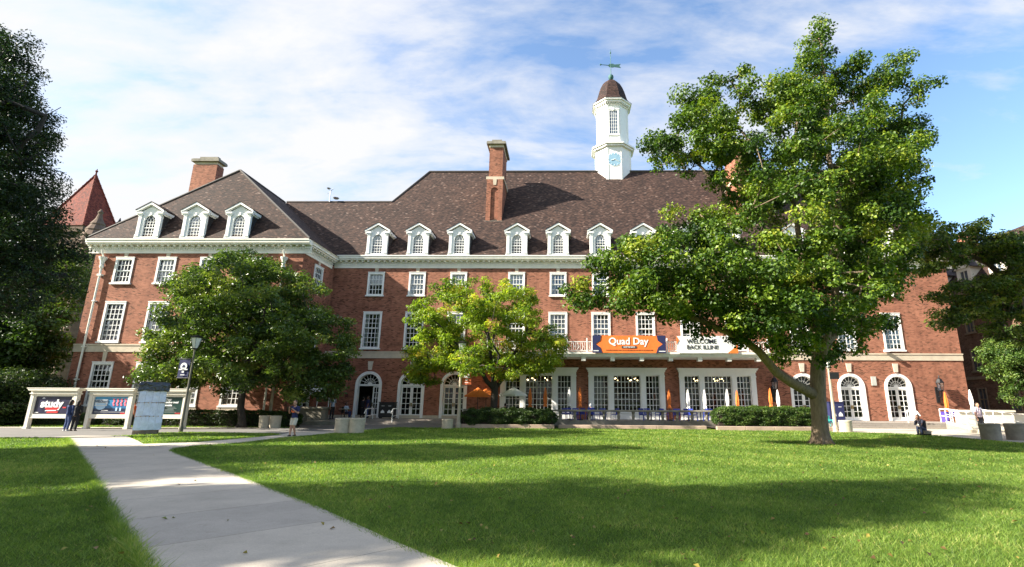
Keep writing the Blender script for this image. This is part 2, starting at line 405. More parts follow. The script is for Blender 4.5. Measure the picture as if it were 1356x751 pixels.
# ---- roof
mb = MB(); s = 1.3
def rz_(y): return EAVE + s*(y+.6)
A = (-29.5, -.6, EAVE); B = (34.7, -.6, EAVE)
lowy, lowz, hiy, hiz = 5.25, 22.2, 9.4, 27.65
hx0 = -15.8
mb.poly([(-29.5, -.6, EAVE), (34.75, -.6, EAVE), (34.75, hiy, hiz), (hx0, hiy, hiz), (-18.28, lowy, rz_(lowy)), (-29.5, lowy, rz_(lowy))])
mb.poly([(hx0, hiy, hiz), (34.75, hiy, hiz), (34.75, 19.4, EAVE), (-21.7, 19.4, EAVE)])
mb.poly([(-18.28, lowy, rz_(lowy)), (hx0, hiy, hiz), (-21.7, 19.4, EAVE), (-21.7, 11.1, EAVE)])
mb.poly([(-29.5, lowy, rz_(lowy)), (-18.28, lowy, rz_(lowy)), (-21.7, 11.1, EAVE), (-29.5, 11.1, EAVE)])
# wing hip
WZ = 14.4; px_, py_, pz_ = -29.55, -2.5, 22.05
mb.poly([(-38.85, -6.0, WZ), (-20.5, -6.0, WZ), (px_, py_, pz_)])
mb.poly([(-38.85, -6.0, WZ), (px_, py_, pz_), (px_, 13, pz_), (-38.85, 17, WZ)])
mb.poly([(-20.5, -6.0, WZ), (-20.5, 8, WZ), (px_, 13, pz_), (px_, py_, pz_)])
mb.poly([(-38.85, 17, WZ), (px_, 13, pz_), (-20.5, 8, WZ), (-20.5, 17, WZ)])
roof = mb.build('roof', ROOF, hall)
# ridge caps, ridge rail
mb = MB()
mb.tube([(-29.5, lowy, lowz+.02), (-18.28, lowy, lowz+.02)], .13, 6); mb.tube([(-18.28, lowy, lowz+.02), (hx0, hiy, hiz+.04)], .13, 6)
mb.tube([(hx0, hiy, hiz+.04), (34.7, hiy, hiz+.04)], .15, 6)
mb.tube([(-38.8, -5.95, WZ+.03), (px_, py_, pz_+.03)], .10, 6); mb.tube([(-20.55, -5.95, WZ+.03), (px_, py_, pz_+.03)], .10, 6)
mb.tube([(px_, py_, pz_+.03), (px_, 5, pz_+.03)], .10, 6)
mb.build('ridge_cap', plain('ridge_lead', (.07, .06, .055), .7), roof)

# ---- windows
def window_parts(name, W, H, cols, rt, rb, parent, loc, rz=0, blind=0.0, key=True, mat=WHITE, zmeet=None, sill=True, curtain=False):
    mb = MB(); c = CW
    mb.box(-W/2, -W/2+c, -.06, .12, 0, H); mb.box(W/2-c, W/2, -.06, .12, 0, H)
    mb.box(-W/2+c, W/2-c, -.06, .12, H-c, H); mb.box(-W/2+c, W/2-c, -.05, .12, 0, c*.55)
    mb.box(-W/2-.03, W/2+.03, -.09, .0, H, H+.06)
    w = mb.build(name, mat, parent, loc, rz=rz)
    iw, z0, z1 = W-2*c, c*.55, H-c
    mb = MB(); t = .022
    zm = z0 + (z1-z0)*(rb/(rt+rb)) if zmeet is None else zmeet
    st = .055
    for (a, b, yo, n) in ((z0, zm, .06, rb), (zm, z1, .02, rt)):
        mb.box(-iw/2, -iw/2+st, yo, yo+.04, a, b); mb.box(iw/2-st, iw/2, yo, yo+.04, a, b)
        mb.box(-iw/2+st, iw/2-st, yo, yo+.04, a, a+st); mb.box(-iw/2+st, iw/2-st, yo, yo+.04, b-st, b)
        gw = iw-2*st; gh = b-a-2*st
        for k in range(1, cols): x = -iw/2+st+gw*k/cols; mb.box(x-t, x+t, yo+.005, yo+.035, a+st, b-st)
        for k in range(1, n): z = a+st+gh*k/n; mb.box(-iw/2+st, iw/2-st, yo+.008, yo+.032, z-t, z+t)
    mb.build('sash', mat, w)
    mb = MB(); mb.box(-iw/2, iw/2, .105, .112, z0, z1); mb.build('pane', GLASS, w)
    if sill:
        mb = MB(); mb.box(-W/2-.08, W/2+.08, -.14, .1, -.12, 0); mb.build('sill', mat, w)
    if blind > 0:
        mb = MB(); zb = z1-(z1-z0)*blind; n = 14
        mb.box(-iw/2-.05, iw/2+.05, .19, .2, zb, z1+.05); mb.build('blind', BLIND, w)
    elif curtain:
        mb = MB()
        for sx in (-1, 1):
            n = 8; P = [(sx*(iw/2+.05 - k*iw*.24/n), .22+.04*(k % 2)) for k in range(n+1)]
            for p, q in zip(P, P[1:]): mb.poly([(p[0], p[1], z0), (q[0], q[1], z0), (q[0], q[1], z1), (p[0], p[1], z1)])
        mb.build('curtain', CURT, w)
    if key:
        mb = MB(); zk = H+.06
        mb.prism_y([(-.13, zk), (.13, zk), (.17, H+key), (-.17, H+key)], -.05, .02); mb.build('keystone', STONE, w)
    return w
def place_copies(proto, locs, parent):
    for l in locs: dup(proto, loc=l, parent=parent)
mainb = {0: .5, 1: 1.0, 2: .6, 3: .5, 4: 0, 5: .3, 6: .5, 7: 0, 8: .4, 9: .5, 10: 0, 11: .45}
for i, x in enumerate(MAINX):
    window_parts('window', 1.5, 2.1, 4, 2, 2, hall, (x, 0, top_z[0]), blind=mainb[i], key=.42, curtain=True)
    window_parts('window', 1.66, 3.2, 4, 3, 4, hall, (x, 0, tall_z[0]), blind=(.45 if i in (8, 9, 11) else 0), key=0, curtain=i % 2 == 0)
for i, x in enumerate(WINGX):
    window_parts('window', 1.5, 2.1, 4, 2, 2, hall, (x, -5.4, wtop_z[0]), blind=(1.0, .95, .9, .6)[i], key=.42)
    window_parts('window', 1.66, 3.15, 4, 3, 4, hall, (x, -5.4, wtall_z[0]), blind=(.5, .25, .3, 0)[i], key=0, curtain=True)
    window_parts('window', 1.66, 3.2, 4, 3, 4, hall, (x, -5.4, wg_z[0]), blind=(1.0, .6, 0, .5)[i], key=.8, curtain=True)
window_parts('window', 1.5, 2.1, 4, 2, 2, hall, (-21.15, RY, 10.85), rz=math.pi/2, blind=.8, key=.42)
window_parts('window', 1.66, 3.15, 4, 3, 4, hall, (-21.15, RY, 6.15), rz=math.pi/2, blind=.3, key=0)

# stone panels beneath the ground windows of the wing
mb = MB()
for x in WINGX: mb.box(x-.95, x+.95, -5.5, -5.41, .78, 1.2)
mb.build('apron_panel', STONE, hall)

# ---- arched doors
def arc_pts(r, sp, n=20): return [(-r*math.cos(math.pi*k/n), sp+r*math.sin(math.pi*k/n)) for k in range(n+1)]
def arched_door(loc, open_left=False, Wd=2.3):
    R_ = Wd/2; r = R_-.24; sp = 2.75-FL+.4; H = sp+R_
    mb = MB()
    for sgn in (-1, 1):
        a, b = sorted((sgn*R_, sgn*r)); mb.box(a, b, -.07, .36, 0, sp)
    o, i = arc_pts(R_, sp), arc_pts(r, sp)
    for k in range(20):
        q = [o[k], i[k], i[k+1], o[k+1]]
        mb.prism_y(q[::-1], -.07, .36)
    mb.prism_y([(-.09, H-.02), (.09, H-.02), (.12, H+.0), (-.12, H+.0)], -.1, 0)
    mb.box(-r, r, .20, .36, sp-.10, sp+.06)                    # transom
    mb.box(-r, r, .0, .36, 0, .05)
    d = mb.build('door', WHITE, hall, loc)
    mb = MB(); rr = r*.50
    ic = arc_pts(rr, sp+.06); 
    for k in range(20):
        p, q = ic[k], ic[k+1]; mb.tube([(p[0], .26, p[1]), (q[0], .26, q[1])], .022, 5)
    oc = arc_pts(r*.98, sp+.02)
    for k in range(20): mb.tube([(oc[k][0], .26, oc[k][1]), (oc[k+1][0], .26, oc[k+1][1])], .03, 5)
    for k in range(1, 8):
        a = math.pi*k/8; mb.tube([(-.12*math.cos(a), .26, sp+.06+.12*math.sin(a)), (-r*.97*math.cos(a), .26, sp+.06+(r*.97-.05)*math.sin(a))], .024, 5)
    mb.prism_y([(x, z) for x, z in arc_pts(.17, sp+.06, 10)][::-1], .22, .28)
    mb.build('fanlight', WHITE, d)
    mb = MB(); pts = arc_pts(r*.99, sp+.05, 20); mb.prism_y(pts[::-1], .29, .295); mb.build('pane', GLASS_D, d)
    for sgn in ((1,) if open_left else (-1, 1)):
        mb = MB(); x0, x1 = (-r+.01, -.01) if sgn < 0 else (.01, r-.01); zt = sp-.11
        if open_left: x0 = .32
        y0, y1 = .24, .30; st = .11
        mb.box(x0, x0+st, y0, y1, .05, zt); mb.box(x1-st, x1, y0, y1, .05, zt); mb.box(x0+st, x1-st, y0, y1, zt-st, zt); mb.box(x0+st, x1-st, y0, y1, .05, .30)
        gw = x1-x0-2*st; gh = zt-st-.30
        for k in range(1, 2 ): mb.box(x0+st+gw*k/2-.022, x0+st+gw*k/2+.022, y0+.01, y1-.01, .30, zt-st)
        for k in range(1, 5): z = .30+gh*k/5; mb.box(x0+st, x1-st, y0+.012, y1-.012, z-.022, z+.022)
        lf = mb.build('door_leaf', WHITE, d)
        mb = MB(); mb.box(x0+st, x1-st, y1-.02, y1-.012, .30, zt-st); mb.build('pane', GLASS_D, d)
        mb = MB(); hx = x0+.05 if sgn > 0 else x1-.05; mb.box(hx-.035, hx+.035, y0-.05, y0-.002, .95, 1.25); mb.build('handle', plain('brass', (.28, .2, .08), .4, .8) if 'brass' not in bpy.data.materials else bpy.data.materials['brass'], d)
    mb = MB(); mb.prism_y([(-.15, H+.12), (.15, H+.12), (.23, H+.85), (-.23, H+.85)], -.07, .02); mb.build('keystone', plain('pale_keystone', (.62, .55, .45), .8) if 'pale_keystone' not in bpy.data.materials else bpy.data.materials['pale_keystone'], d)
    return d
arched_door((DOORX[0], 0, FL), True)
dr = arched_door((DOORX[1], 0, FL))
for x in DOORX[2:]: dup(dr, loc=(x, 0, FL), parent=hall)
# side door in return wall
mb = MB(); mb.box(-.9, -.75, -.06, .15, 0, 3.6); mb.box(.75, .9, -.06, .15, 0, 3.6); mb.box(-.75, .75, -.06, .15, 2.5, 2.62); mb.box(-.75, .75, -.06, .15, 3.45, 3.6)
mb.box(-.04, .04, 0, .1, 0, 3.45)
for z in (.6, 1.2, 1.8): mb.box(-.75, .75, .02, .08, z-.03, z+.03)
d = mb.build('door', WHITE, hall, (-21.15, RY, FL), rz=math.pi/2)
mb = MB(); mb.box(-.75, .75, .1, .11, 0, 3.45); mb.build('pane', GLASS, d)

# ---- dining hall bays
def bay(loc):
    mb = MB(); H = 4.27; W = 6.5; h = W/2
    mb.box(-h-.06, h+.06, -.26, .05, H-.34, H-.18); mb.box(-h-.14, h+.14, -.34, .05, H-.18, H-.08); mb.box(-h-.2, h+.2, -.40, .05, H-.08, H)
    mb.box(-h, h, -.18, .2, H-.62, H-.34)
    mb.box(-h, h, -.14, .2, 0, .5); mb.box(-h-.03, h+.03, -.2, .2, .5, .58)
    posts = [(-h, -h+.42), (-1.55, -1.12), (1.2, 1.63), (h-.42, h)]
    for a, b in posts:
        mb.box(a, b, -.2, .16, .58, H-.62); mb.box(a-.03, b+.03, -.23, .0, H-.76, H-.62); mb.box(a-.03, b+.03, -.23, .0, .58, .72)
        mb.box(a+.09, b-.09, -.215, -.19, .9, H-.95)
    w = mb.build('bay_window', WHITE, hall, loc)
    z0, z1 = .58, H-.62
    mb = MB()
    bays = [(posts[0][1], posts[1][0], 4), (posts[1][1], posts[2][0], 7), (posts[2][1], posts[3][0], 4)]
    for a, b, n in bays:
        mb.box(a, a+.06, 0, .06, z0, z1); mb.box(b-.06, b, 0, .06, z0, z1); mb.box(a+.06, b-.06, 0, .06, z0, z0+.1); mb.box(a+.06, b-.06, 0, .06, z1-.07, z1)
        for k in range(1, n): x = a+.06+(b-a-.12)*k/n; mb.box(x-.022, x+.022, .01, .05, z0+.1, z1-.07)
        for k in range(1, 6): z = z0+.1+(z1-z0-.17)*k/6; mb.box(a+.06, b-.06, .012, .048, z-.02, z+.02)
    mb.build('sash', WHITE, w)
    mb = MB()
    for a, b, n in bays: mb.box(a, b, .07, .076, z0, z1)
    mb.build('pane', GLASS_D, w)
    mb = MB()
    for a, b in ((posts[0][1]-.1, -2.0), (1.35+1.0, posts[3][0]+.1)):
        n = 14; P = [(a+(b-a)*k/n, .42+.07*(k % 2)) for k in range(n+1)]
        for p, q in zip(P, P[1:]): mb.poly([(p[0], p[1], z0), (q[0], q[1], z0), (q[0], q[1], z1), (p[0], p[1], z1)])
    mb.build('curtain', CURT, w)
    for x, y, z in ((-.9, 2.6, 3.35), (.9, 2.6, 3.35)):
        mb = MB()
        for k in range(6):
            a = math.pi*k/3; mb.ball((x+.42*math.cos(a), y+.42*math.sin(a), z+(.16 if k % 2 else 0)), .055, n=5)
        mb.build('chandelier', WARM, w)
    return w
b0 = bay((BAYX[0], 0, FL))
for x in BAYX[1:]: dup(b0, loc=(x, 0, FL), parent=hall)

# ---- dormers
def dormer(loc):
    mb = MB(); W = 1.9; h = W/2; H = 2.0
    r = .48; sp = 1.32; n = 14; zb = .18
    # front face with arched opening
    mb.box(-h, -r, 0, .12, zb, H); mb.box(r, h, 0, .12, zb, H); mb.box(-h-.06, h+.06, -.08, .12, 0, zb)
    arc = [(-r*math.cos(math.pi*k/n), sp+r*math.sin(math.pi*k/n)) for k in range(n+1)]
    for p, q in zip(arc, arc[1:]): mb.prism_y([p, q, (q[0], H), (p[0], H)][::-1], 0, .12)
    o2 = [(-(r+.08)*math.cos(math.pi*k/n), sp+(r+.08)*math.sin(math.pi*k/n)) for k in range(n+1)]
    for k in range(n): mb.prism_y([arc[k], arc[k+1], o2[k+1], o2[k]][::-1], -.03, 0.001)
    mb.box(-r-.08, -r, -.03, .0, zb, sp); mb.box(r, r+.08, -.03, .0, zb, sp)
    for sx in (-1, 1):                                            # pilasters, caps, returns
        a, b = sorted((sx*(h-.26), sx*(h-.02))); mb.box(a, b, -.09, 0, zb, H-.22); mb.box(a-.03, b+.03, -.12, 0, H-.26, H-.16); mb.box(a-.03, b+.03, -.12, 0, zb, zb+.14)
        a, b = sorted((sx*(h-.36), sx*(h+.16))); mb.box(a, b, -.2, .02, H-.1, H+.02); mb.box(a, b, -.14, .02, H-.18, H-.1)
    # raking cornice + tympanum
    pk = H+.66; eh = h+.20
    mb.prism_y([(-h, H), (h, H), (0, pk-.12)], .0, .1)
    for sx in (-1, 1):
        q = [(sx*eh, H+.0), (sx*eh, H+.14), (0, pk+.10), (0, pk-.06)]
        mb.prism_y(q if sx < 0 else q[::-1], -.22, .08)
    mb.prism_y([(-.06, sp+r+.03), (.06, sp+r+.03), (.08, sp+r+.2), (-.08, sp+r+.2)], -.07, 0)
    d = mb.build('dormer', WHITE, hall, loc)
    for sx in (-1, 1):                                            # cheeks
        mb = MB(); mb.poly([(sx*(h-.02), .1, .12), (sx*(h-.02), 1.75, 2.15), (sx*(h-.02), .1, H)]); mb.build('cheek', SLATE, d)
    for sx in (-1, 1):                                            # side eaves
        mb = MB(); a, b = sorted((sx*(h-.04), sx*(h+.18))); mb.box(a, b, .02, 1.7, H-.1, H+.1)
        a, b = sorted((sx*(h-.02), sx*(h+.08))); mb.box(a, b, .02, 1.6, H-.2, H-.1); mb.build('eave_moulding', WHITE, d)
    mb = MB()
    for sx in (-1, 1):
        q = [(sx*(eh+.03), H+.14), (sx*(eh+.03), H+.19), (0, pk+.16), (0, pk+.11)]
        mb.prism_y(q if sx < 0 else q[::-1], -.25, 2.6)
    mb.build('dormer_roof', ROOF_T, d)
    mb = MB(); t = .017
    for p, q in zip(arc, arc[1:]): mb.tube([(p[0]*.97, .06, p[1]), (q[0]*.97, .06, q[1])], .03, 5)
    mb.box(-r, -r+.05, .04, .08, zb, sp); mb.box(r-.05, r, .04, .08, zb, sp); mb.box(-r+.05, r-.05, .04, .08, zb, zb+.06); mb.box(-r+.05, r-.05, .03, .09, .84, .90)
    for k in range(1, 4):
        x = -r+2*r*k/4; mb.box(x-t, x+t, .045, .075, zb, sp)
        for rr in (r*.5, r, ): pass
    for z in (.40, .62, 1.1, sp): mb.box(-r+.03, r-.03, .047, .073, z-t, z+t)
    for cx, rad, a0, a1 in ((-r, 2*r*.75, 0, 62), (-r, r, 0, 62), (r, 2*r*.75, 118, 180), (r, r, 118, 180), (-r, r*.5, 0, 88), (r, r*.5, 92, 180)):
        P = [(cx+rad*math.cos(R(a)), sp+rad*math.sin(R(a))) for a in np.linspace(a0, a1, 8)]
        P = [p for p in P if p[0]**2+(p[1]-sp)**2 < (r*1.02)**2]
        for p, q in zip(P, P[1:]): mb.tube([(p[0], .06, p[1]), (q[0], .06, q[1])], t, 4)
    mb.build('sash', WHITE, d)
    mb = MB(); mb.prism_y((arc+[(r, zb), (-r, zb)])[::-1], .1, .105); mb.build('pane', GLASS, d)
    mb = MB(); mb.box(-r-.1, r+.1, .5, .52, .25, H-.05); mb.build('room', INTER, d)
    mb = MB(); mb.box(-r, r, .16, .165, 1.15, 1.82); mb.build('blind', BLIND, d)
    return d
d0 = dormer((MAINX[0]-.0, -.52, 14.58)); d0.scale = (1, 1, 1.13)
for i, x in enumerate(MAINX[1:]): dup(d0, loc=(x, -.52, 14.58), parent=hall)
for x in (-33.85, -30.12, -26.5): dup(d0, loc=(x, -5.92, 14.36), parent=hall)

# ---- chimneys
def chimney(x, y, zb, zt, w, dpt, tall=True):
    mb = MB(); h = w/2
    mb.box(x-h, x+h, y, y+dpt, zb, 23.9 if tall else zt-1.0)
    if tall: mb.box(x-h+.12, x+h-.12, y+.12, y+dpt-.12, 23.9, zt-1.0)
    c = mb.build('chimney', BRICK, hall)
    mb = MB()
    if tall:
        mb.box(x-h-.1, x+h+.1, y-.1, y+dpt+.1, 23.75, 24.05); mb.prism_y([(x-.14, 23.1), (x+.14, 23.1), (x+.2, 23.75), (x-.2, 23.75)], y-.16, y-.1); mb.build('band', STONE, c)
        mb = MB(); mb.box(x-h-.08, x+h+.08, y-.2, y, zb+.0, zb+.35); mb.build('base_flashing', STONE_D, c); mb = MB()
    zt2 = zt-1.0
    mb.box(x-h+.06, x+h-.06, y+.06, y+dpt-.06, zt2, zt2+.3)
    mb.build('band', STONE, c)
    mb = MB()
    mb.box(x-h-.18, x+h+.18, y-.18, y+dpt+.18, zt2+.3, zt2+.55); mb.box(x-h-.12, x+h+.12, y-.12, y+dpt+.12, zt2+.55, zt2+.62)
    mb.box(x-h+.3, x+h-.3, y+.3, y+dpt-.3, zt2+.62, zt); mb.build('cap', STONE_D, c)
    if tall:  # recessed arched panel read as darker frame
        mb = MB(); a, b = x-.36, x+.36; r = .36; sp = 22.5
        arc = [(x-r*math.cos(math.pi*k/10), sp+r*math.sin(math.pi*k/10)) for k in range(11)]
        out = [(x-h, 23.75)]; 
        # raised brick surround (a recessed panel remains in the middle)
        mb.box(x-h, a, y-.12, y, zb+.35, 23.74); mb.box(b, x+h, y-.12, y, zb+.35, 23.74)
        for p, q in zip(arc, arc[1:]): mb.prism_y([p, q, (q[0], 23.74), (p[0], 23.74)][::-1], y-.12, y)
        mb.build('arched_surround', BRICK, c)
    return c
chimney(-7.2, 3.1, 18.9, 28.4, 1.62, 3.4)
chimney(17.9, 3.1, 18.9, 28.4, 1.62, 3.4)
chimney(-36.4, 2.0, 15.5, 25.95, 2.45, 1.0, tall=False)

# ---- cupola
TX, TY = 5.5, 10.3
def octp(ap, ph=R(22.5), cx=0, cy=0): rr = ap/math.cos(math.pi/8); return [(cx+rr*math.cos(ph+k*math.pi/4), cy+rr*math.sin(ph+k*math.pi/4)) for k in range(8)]
mb = MB()
mb.prism_z(octp(2.0), -3.5, 3.3); mb.prism_z(octp(2.28), 3.3, 3.5); mb.prism_z(octp(2.45), 3.5, 3.68); mb.prism_z(octp(2.12), 3.68, 3.9)
mb.prism_z(octp(1.76), 3.9, 8.75); mb.prism_z(octp(1.86), 8.75, 8.88); mb.prism_z(octp(2.10), 9.05, 9.28); mb.prism_z(octp(2.26), 9.28, 9.45)
mb.prism_z(octp(1.82), 8.88, 9.05)
for k in range(8):
    a = k*math.pi/4-math.pi/2; u = Vector((math.cos(a), math.sin(a), 0)); w = Vector((-u.y, u.x, 0))
    for j in range(6):
        c = u*1.9 + w*((j-2.5)*.27); mb.obox((c.x, c.y), (w.x, w.y), .06, .13, 8.9, 9.04)
    for e in (-1, 1):   # corner boards
        c = u*1.77 + w*(e*.65); mb.obox((c.x, c.y), (w.x, w.y), .06, .03, 3.95, 8.7)
        c = u*2.01 + w*(e*.75); mb.obox((c.x, c.y), (w.x, w.y), .06, .03, -2.0, 3.25)
cup = mb.build('cupola', WHITE, hall, (TX, TY, 27.0))
def cupwin(k):
    a = k*math.pi/4; rz = a; loc = (1.77*math.sin(a), -1.77*math.cos(a), -.62)
    mb = MB()
    mb.box(-.62, -.46, -.07, .02, 5.6, 8.75); mb.box(.46, .62, -.07, .02, 5.6, 8.75); mb.box(-.46, .46, -.07, .02, 8.6, 8.75); mb.box(-.68, .68, -.1, .02, 5.45, 5.6); mb.box(-.7, .7, -.1, .02, 8.75, 8.87)
    mb.box(-.08, .08, -.13, .02, 8.6, 8.98)
    for i in range(1, 4): x = -.46+.92*i/4; mb.box(x-.02, x+.02, -.03, .0, 5.6, 8.6)
    for i in range(1, 7): z = 5.6+3.0*i/7; mb.box(-.46, .46, -.028, -.002, z-.02, z+.02)
    mb.add([(-.46,-.012,5.6),(.46,-.012,5.6),(.46,-.012,8.6),(-.46,-.012,8.6)], [(0,1,2,3)], 1)
    return mb.build('cupola_window', [WHITE, plain('cupola_glass', (.10, .13, .17), .08, spec=1.0, var=.3) if 'cupola_glass' not in bpy.data.materials else bpy.data.materials['cupola_glass']], cup, loc, rz=rz)
for k in (0, 2, 6): cupwin(k)
CLK = plain('pale_blue_clock_glass', (.27, .43, .55), .3, var=.12, scale=2)
for k in (0, 2, 6):
    a = k*math.pi/4; mb = MB(); n = 32; yy = -.02
    mb.prism_y([(.80*math.cos(2*math.pi*i/n), 1.9+.80*math.sin(2*math.pi*i/n)) for i in range(n)], -.03, .0, 0)
    mb.prism_y([(.88*math.cos(2*math.pi*i/n), 1.9+.88*math.sin(2*math.pi*i/n)) for i in range(n)], -.015, .0, 1)
    for h in range(12):
        b = h*math.pi/6; mb.tube([(.64*math.sin(b), -.04, 1.9+.64*math.cos(b)), (.74*math.sin(b), -.04, 1.9+.74*math.cos(b))], .022, 4, 1)
    for ang, ln in ((118, .55), (250, .42)):
        b = R(ang); mb.tube([(-.1*math.sin(b), -.045, 1.9-.1*math.cos(b)), (ln*math.sin(b), -.045, 1.9+ln*math.cos(b))], .035, 4, 1)
    mb.build('clock_face', [CLK, WHITE], cup, (2.01*math.sin(a), -2.01*math.cos(a), -.25), rz=a)
mb = MB()
prof = [(2.5, 9.45), (2.2, 9.7), (1.95, 10.1), (1.78, 10.7), (1.62, 11.3), (1.40, 11.9), (1.10, 12.5), (.75, 12.9), (.3, 13.06)]
mb.lathe(prof, n=8, ph=R(22.5)); mb.build('bell_roof', ROOF_T, cup)
mb = MB(); z = 13.05
mb.lathe([(.12, z), (.08, z+.2), (.2, z+.3), (.30, z+.5), (.33, z+.68), (.28, z+.88), (.12, z+1.02), (.05, z+1.1)], n=14)
mb.tube([(0,0,z+1.0), (0,0,z+4.6)], [.05, .025], 6); mb.ball((0,0,z+4.15), .09, sz=2, n=6)
vz = z+2.35                                                     # arrow vane
mb.tube([(-1.25,0,vz+.12), (-.1,0,vz)], [.035, .05], 6); mb.ball((-1.25,0,vz+.12), .11, n=6)
P = [(-.35,.0),(-.15,.26),(.25,.30),(.5,.18),(1.25,.30),(1.05,.0),(1.25,-.30),(.5,-.2),(.25,-.28),(-.15,-.24)]
mb.prism_y([(a, vz-.03+b*.9-a*.05) for a, b in P][::-1], -.03, .03)
mb.build('weather_vane', COPPER, cup)

# ---- rooftop dish, downspouts, small fittings
mb = MB(); c = (-24.9, 5.1, 22.2)
mb.tube([c, (c[0], c[1], c[2]+1.2)], .05, 6); mb.tube([(c[0]-.35, c[1], c[2]+.9), (c[0]+.3, c[1], c[2]+1.5)], .03, 5); mb.tube([(c[0]+.35, c[1], c[2]+.9), (c[0]-.3, c[1], c[2]+1.5)], .03, 5)
mb.lathe([(.05, 0), (.25, .08), (.33, .18)], (c[0]+.65, c[1], c[2]+.25), 10); mb.lathe([(.04, 0), (.16, .06), (.22, .14)], (c[0]-.25, c[1], c[2]+1.4), 8)
mb.build('antenna', STEEL, hall)
def downspout(x, y, zt, zb=0):
    mb = MB()
    mb.tube([(x, y-.45, zt), (x, y-.35, zt-.25), (x, y-.16, zt-.55)], .06, 8)
    mb.lathe([(.30, 0), (.27, -.12), (.16, -.35), (.13, -.6)][::-1], (x, y-.18, zt-.55), 8)
    mb.tube([(x, y-.16, zt-.9), (x, y-.16, zb)], .075, 8)
    mb.box(x-.16, x+.16, y-.26, y-.0, zt-2.1, zt-1.95)
    for z in (3.2, 5.7, 9.3): mb.box(x-.12, x+.12, y-.25, y-.0, z, z+.1)
    for z in (12.0, ): mb.lathe([(.1, 0), (.15, .1), (.15, .25), (.1, .35)], (x, y-.16, z), 8)
    return mb.build('downspout', STEEL if False else WHITE_OLD, hall)
downspout(-37.35, -5.4, 13.5); downspout(-22.6, -5.4, 13.5)
mb = MB(); p = at(684, 463, 43.8); mb.tube([(28.0-.4+.0, -.02, 6.15), (27.55, -.35, 6.2)], .03, 5); mb.box(27.3, 27.6, -.6, -.2, 6.1, 6.3); mb.build('security_camera', WHITE, hall)
mb = MB(); mb.box(26.0, 26.4, -.08, -.01, 3.3, 4.05); mb.build('electrical_box', plain('grey_box', (.5, .5, .46), .5), hall)
mb = MB(); mb.box(-18.95, -18.7, -.05, -.01, 2.1, 2.4); mb.build('alarm_box', plain('dark_red_box', (.1, .02, .02), .5), hall)
# wall lantern
def wall_lantern(x):
    mb = MB(); z = 2.9
    mb.box(x-.12, x+.12, -.12, 0, z-1.0, z+.3); mb.tube([(x, -.1, z-.5), (x, -.4, z-.55), (x, -.55, z-.1)], .045, 6); mb.tube([(x, -.1, z+.1), (x, -.45, z-.05)], .035, 6)
    c = (x, -.55, z)
    mb.lathe([(.14, -.08), (.2, 0), (.2, .05)], c, 6); mb.lathe([(.34, .62), (.28, .72), (.16, .95), (.05, 1.02), (.05, 1.1), (.02, 1.25)], c, 6)
    for k in range(6): a = k*math.pi/3; mb.tube([(c[0]+.18*math.cos(a), c[1]+.18*math.sin(a), z+.02), (c[0]+.28*math.cos(a), c[1]+.28*math.sin(a), z+.65)], .02, 4)
    l = mb.build('wall_lantern', IRON, hall)
    mb = MB(); mb.lathe([(.16, .04), (.25, .62)], c, 6); mb.build('lamp_glass', glass_mat('lantern_glass', (.8, .8, .78), .1) if 'lantern_glass' not in bpy.data.materials else bpy.data.materials['lantern_glass'], l)
wall_lantern(31.35); wall_lantern(17.6)

# ---- balcony over the bays
bx0, bx1, by = -6.6, 16.7, -2.5
mb = MB(); mb.box(bx0, bx1, by, -.11, 5.64, 5.82); mb.box(bx0+.08, bx1-.08, by+.08, -.11, 5.50, 5.64); mb.box(bx0+.15, bx1-.15, by+.15, -.11, 5.40, 5.50)
bal = mb.build('balcony', WHITE_OLD, hall)
n = 10
for k in range(n):
    x = bx0+.9+(bx1-bx0-1.8)*k/(n-1); mb = MB(); mb.box(x-.17, x+.17, by+.2, by+.75, 5.10, 5.4); mb.build('bracket', WHITE_OLD, bal)
mb = MB(); yr = by+.15
def railrun(mb, x0, x1, z, h):
    mb.box(x0, x1, yr-.03, yr+.03, z+h-.05, z+h); mb.box(x0, x1, yr-.02, yr+.02, z+.08, z+.12)
    n = int((x1-x0)/1.55); d = (x1-x0)/n
    for k in range(n+1):
        x = x0+k*d; mb.box(x-.05, x+.05, yr-.05, yr+.05, z, z+h+.28)
        if k < n:
            m_ = int(d/.17)
            for j in range(1, m_):
                xx = x+j*d/m_; mb.box(xx-.016, xx+.016, yr-.016, yr+.016, z+.1, z+h-.05)
            for j in range(0, m_-1):
                xx = x+(j+.5)*d/m_; 
                if j % 2 == 0:
                    mb.tube([(xx, yr, z+.14), (xx+d/m_, yr, z+h*.5), (xx, yr, z+h-.08)], .013, 4)
railrun(mb, bx0+.1, bx1-.1, 5.82, .86); mb.build('railing', WHITE, bal)

# banners on the balcony rail
YB = Y0+by-.02
def banner_cloth(mb, x0, x1, z0, z1, y, fn=None, mi=0, amp=.05, seed=0, nx=60, nz=14):
    vs = []; fs = []
    for j in range(nz+1):
        for i in range(nx+1):
            x = x0+(x1-x0)*i/nx; z = z0+(z1-z0)*j/nz
            yy = y + amp*noise.noise(Vector((x*1.3+seed, z*1.1, 0))) + amp*.5*noise.noise(Vector((x*4+seed, z*2, 3)))
            vs.append((x, yy, z+.03*noise.noise(Vector((x*.8+seed, 5, 0)))))
    for j in range(nz):
        for i in range(nx): fs.append((j*(nx+1)+i, j*(nx+1)+i+1, (j+1)*(nx+1)+i+1, (j+1)*(nx+1)+i))
    mb.add(vs, fs, mi)
t = thing('banner', 'long orange banner with navy ends reading Quad Day, tied to the balcony railing', 'banner', (5.2, YB-.03, 5.72), group='cloth banners on the balcony')
mb = MB(); banner_cloth(mb, -3.0, 3.0, 0, 1.42, -.02, amp=.012); mb.build('cloth', ORNB, t, smooth=True)
mb = MB()
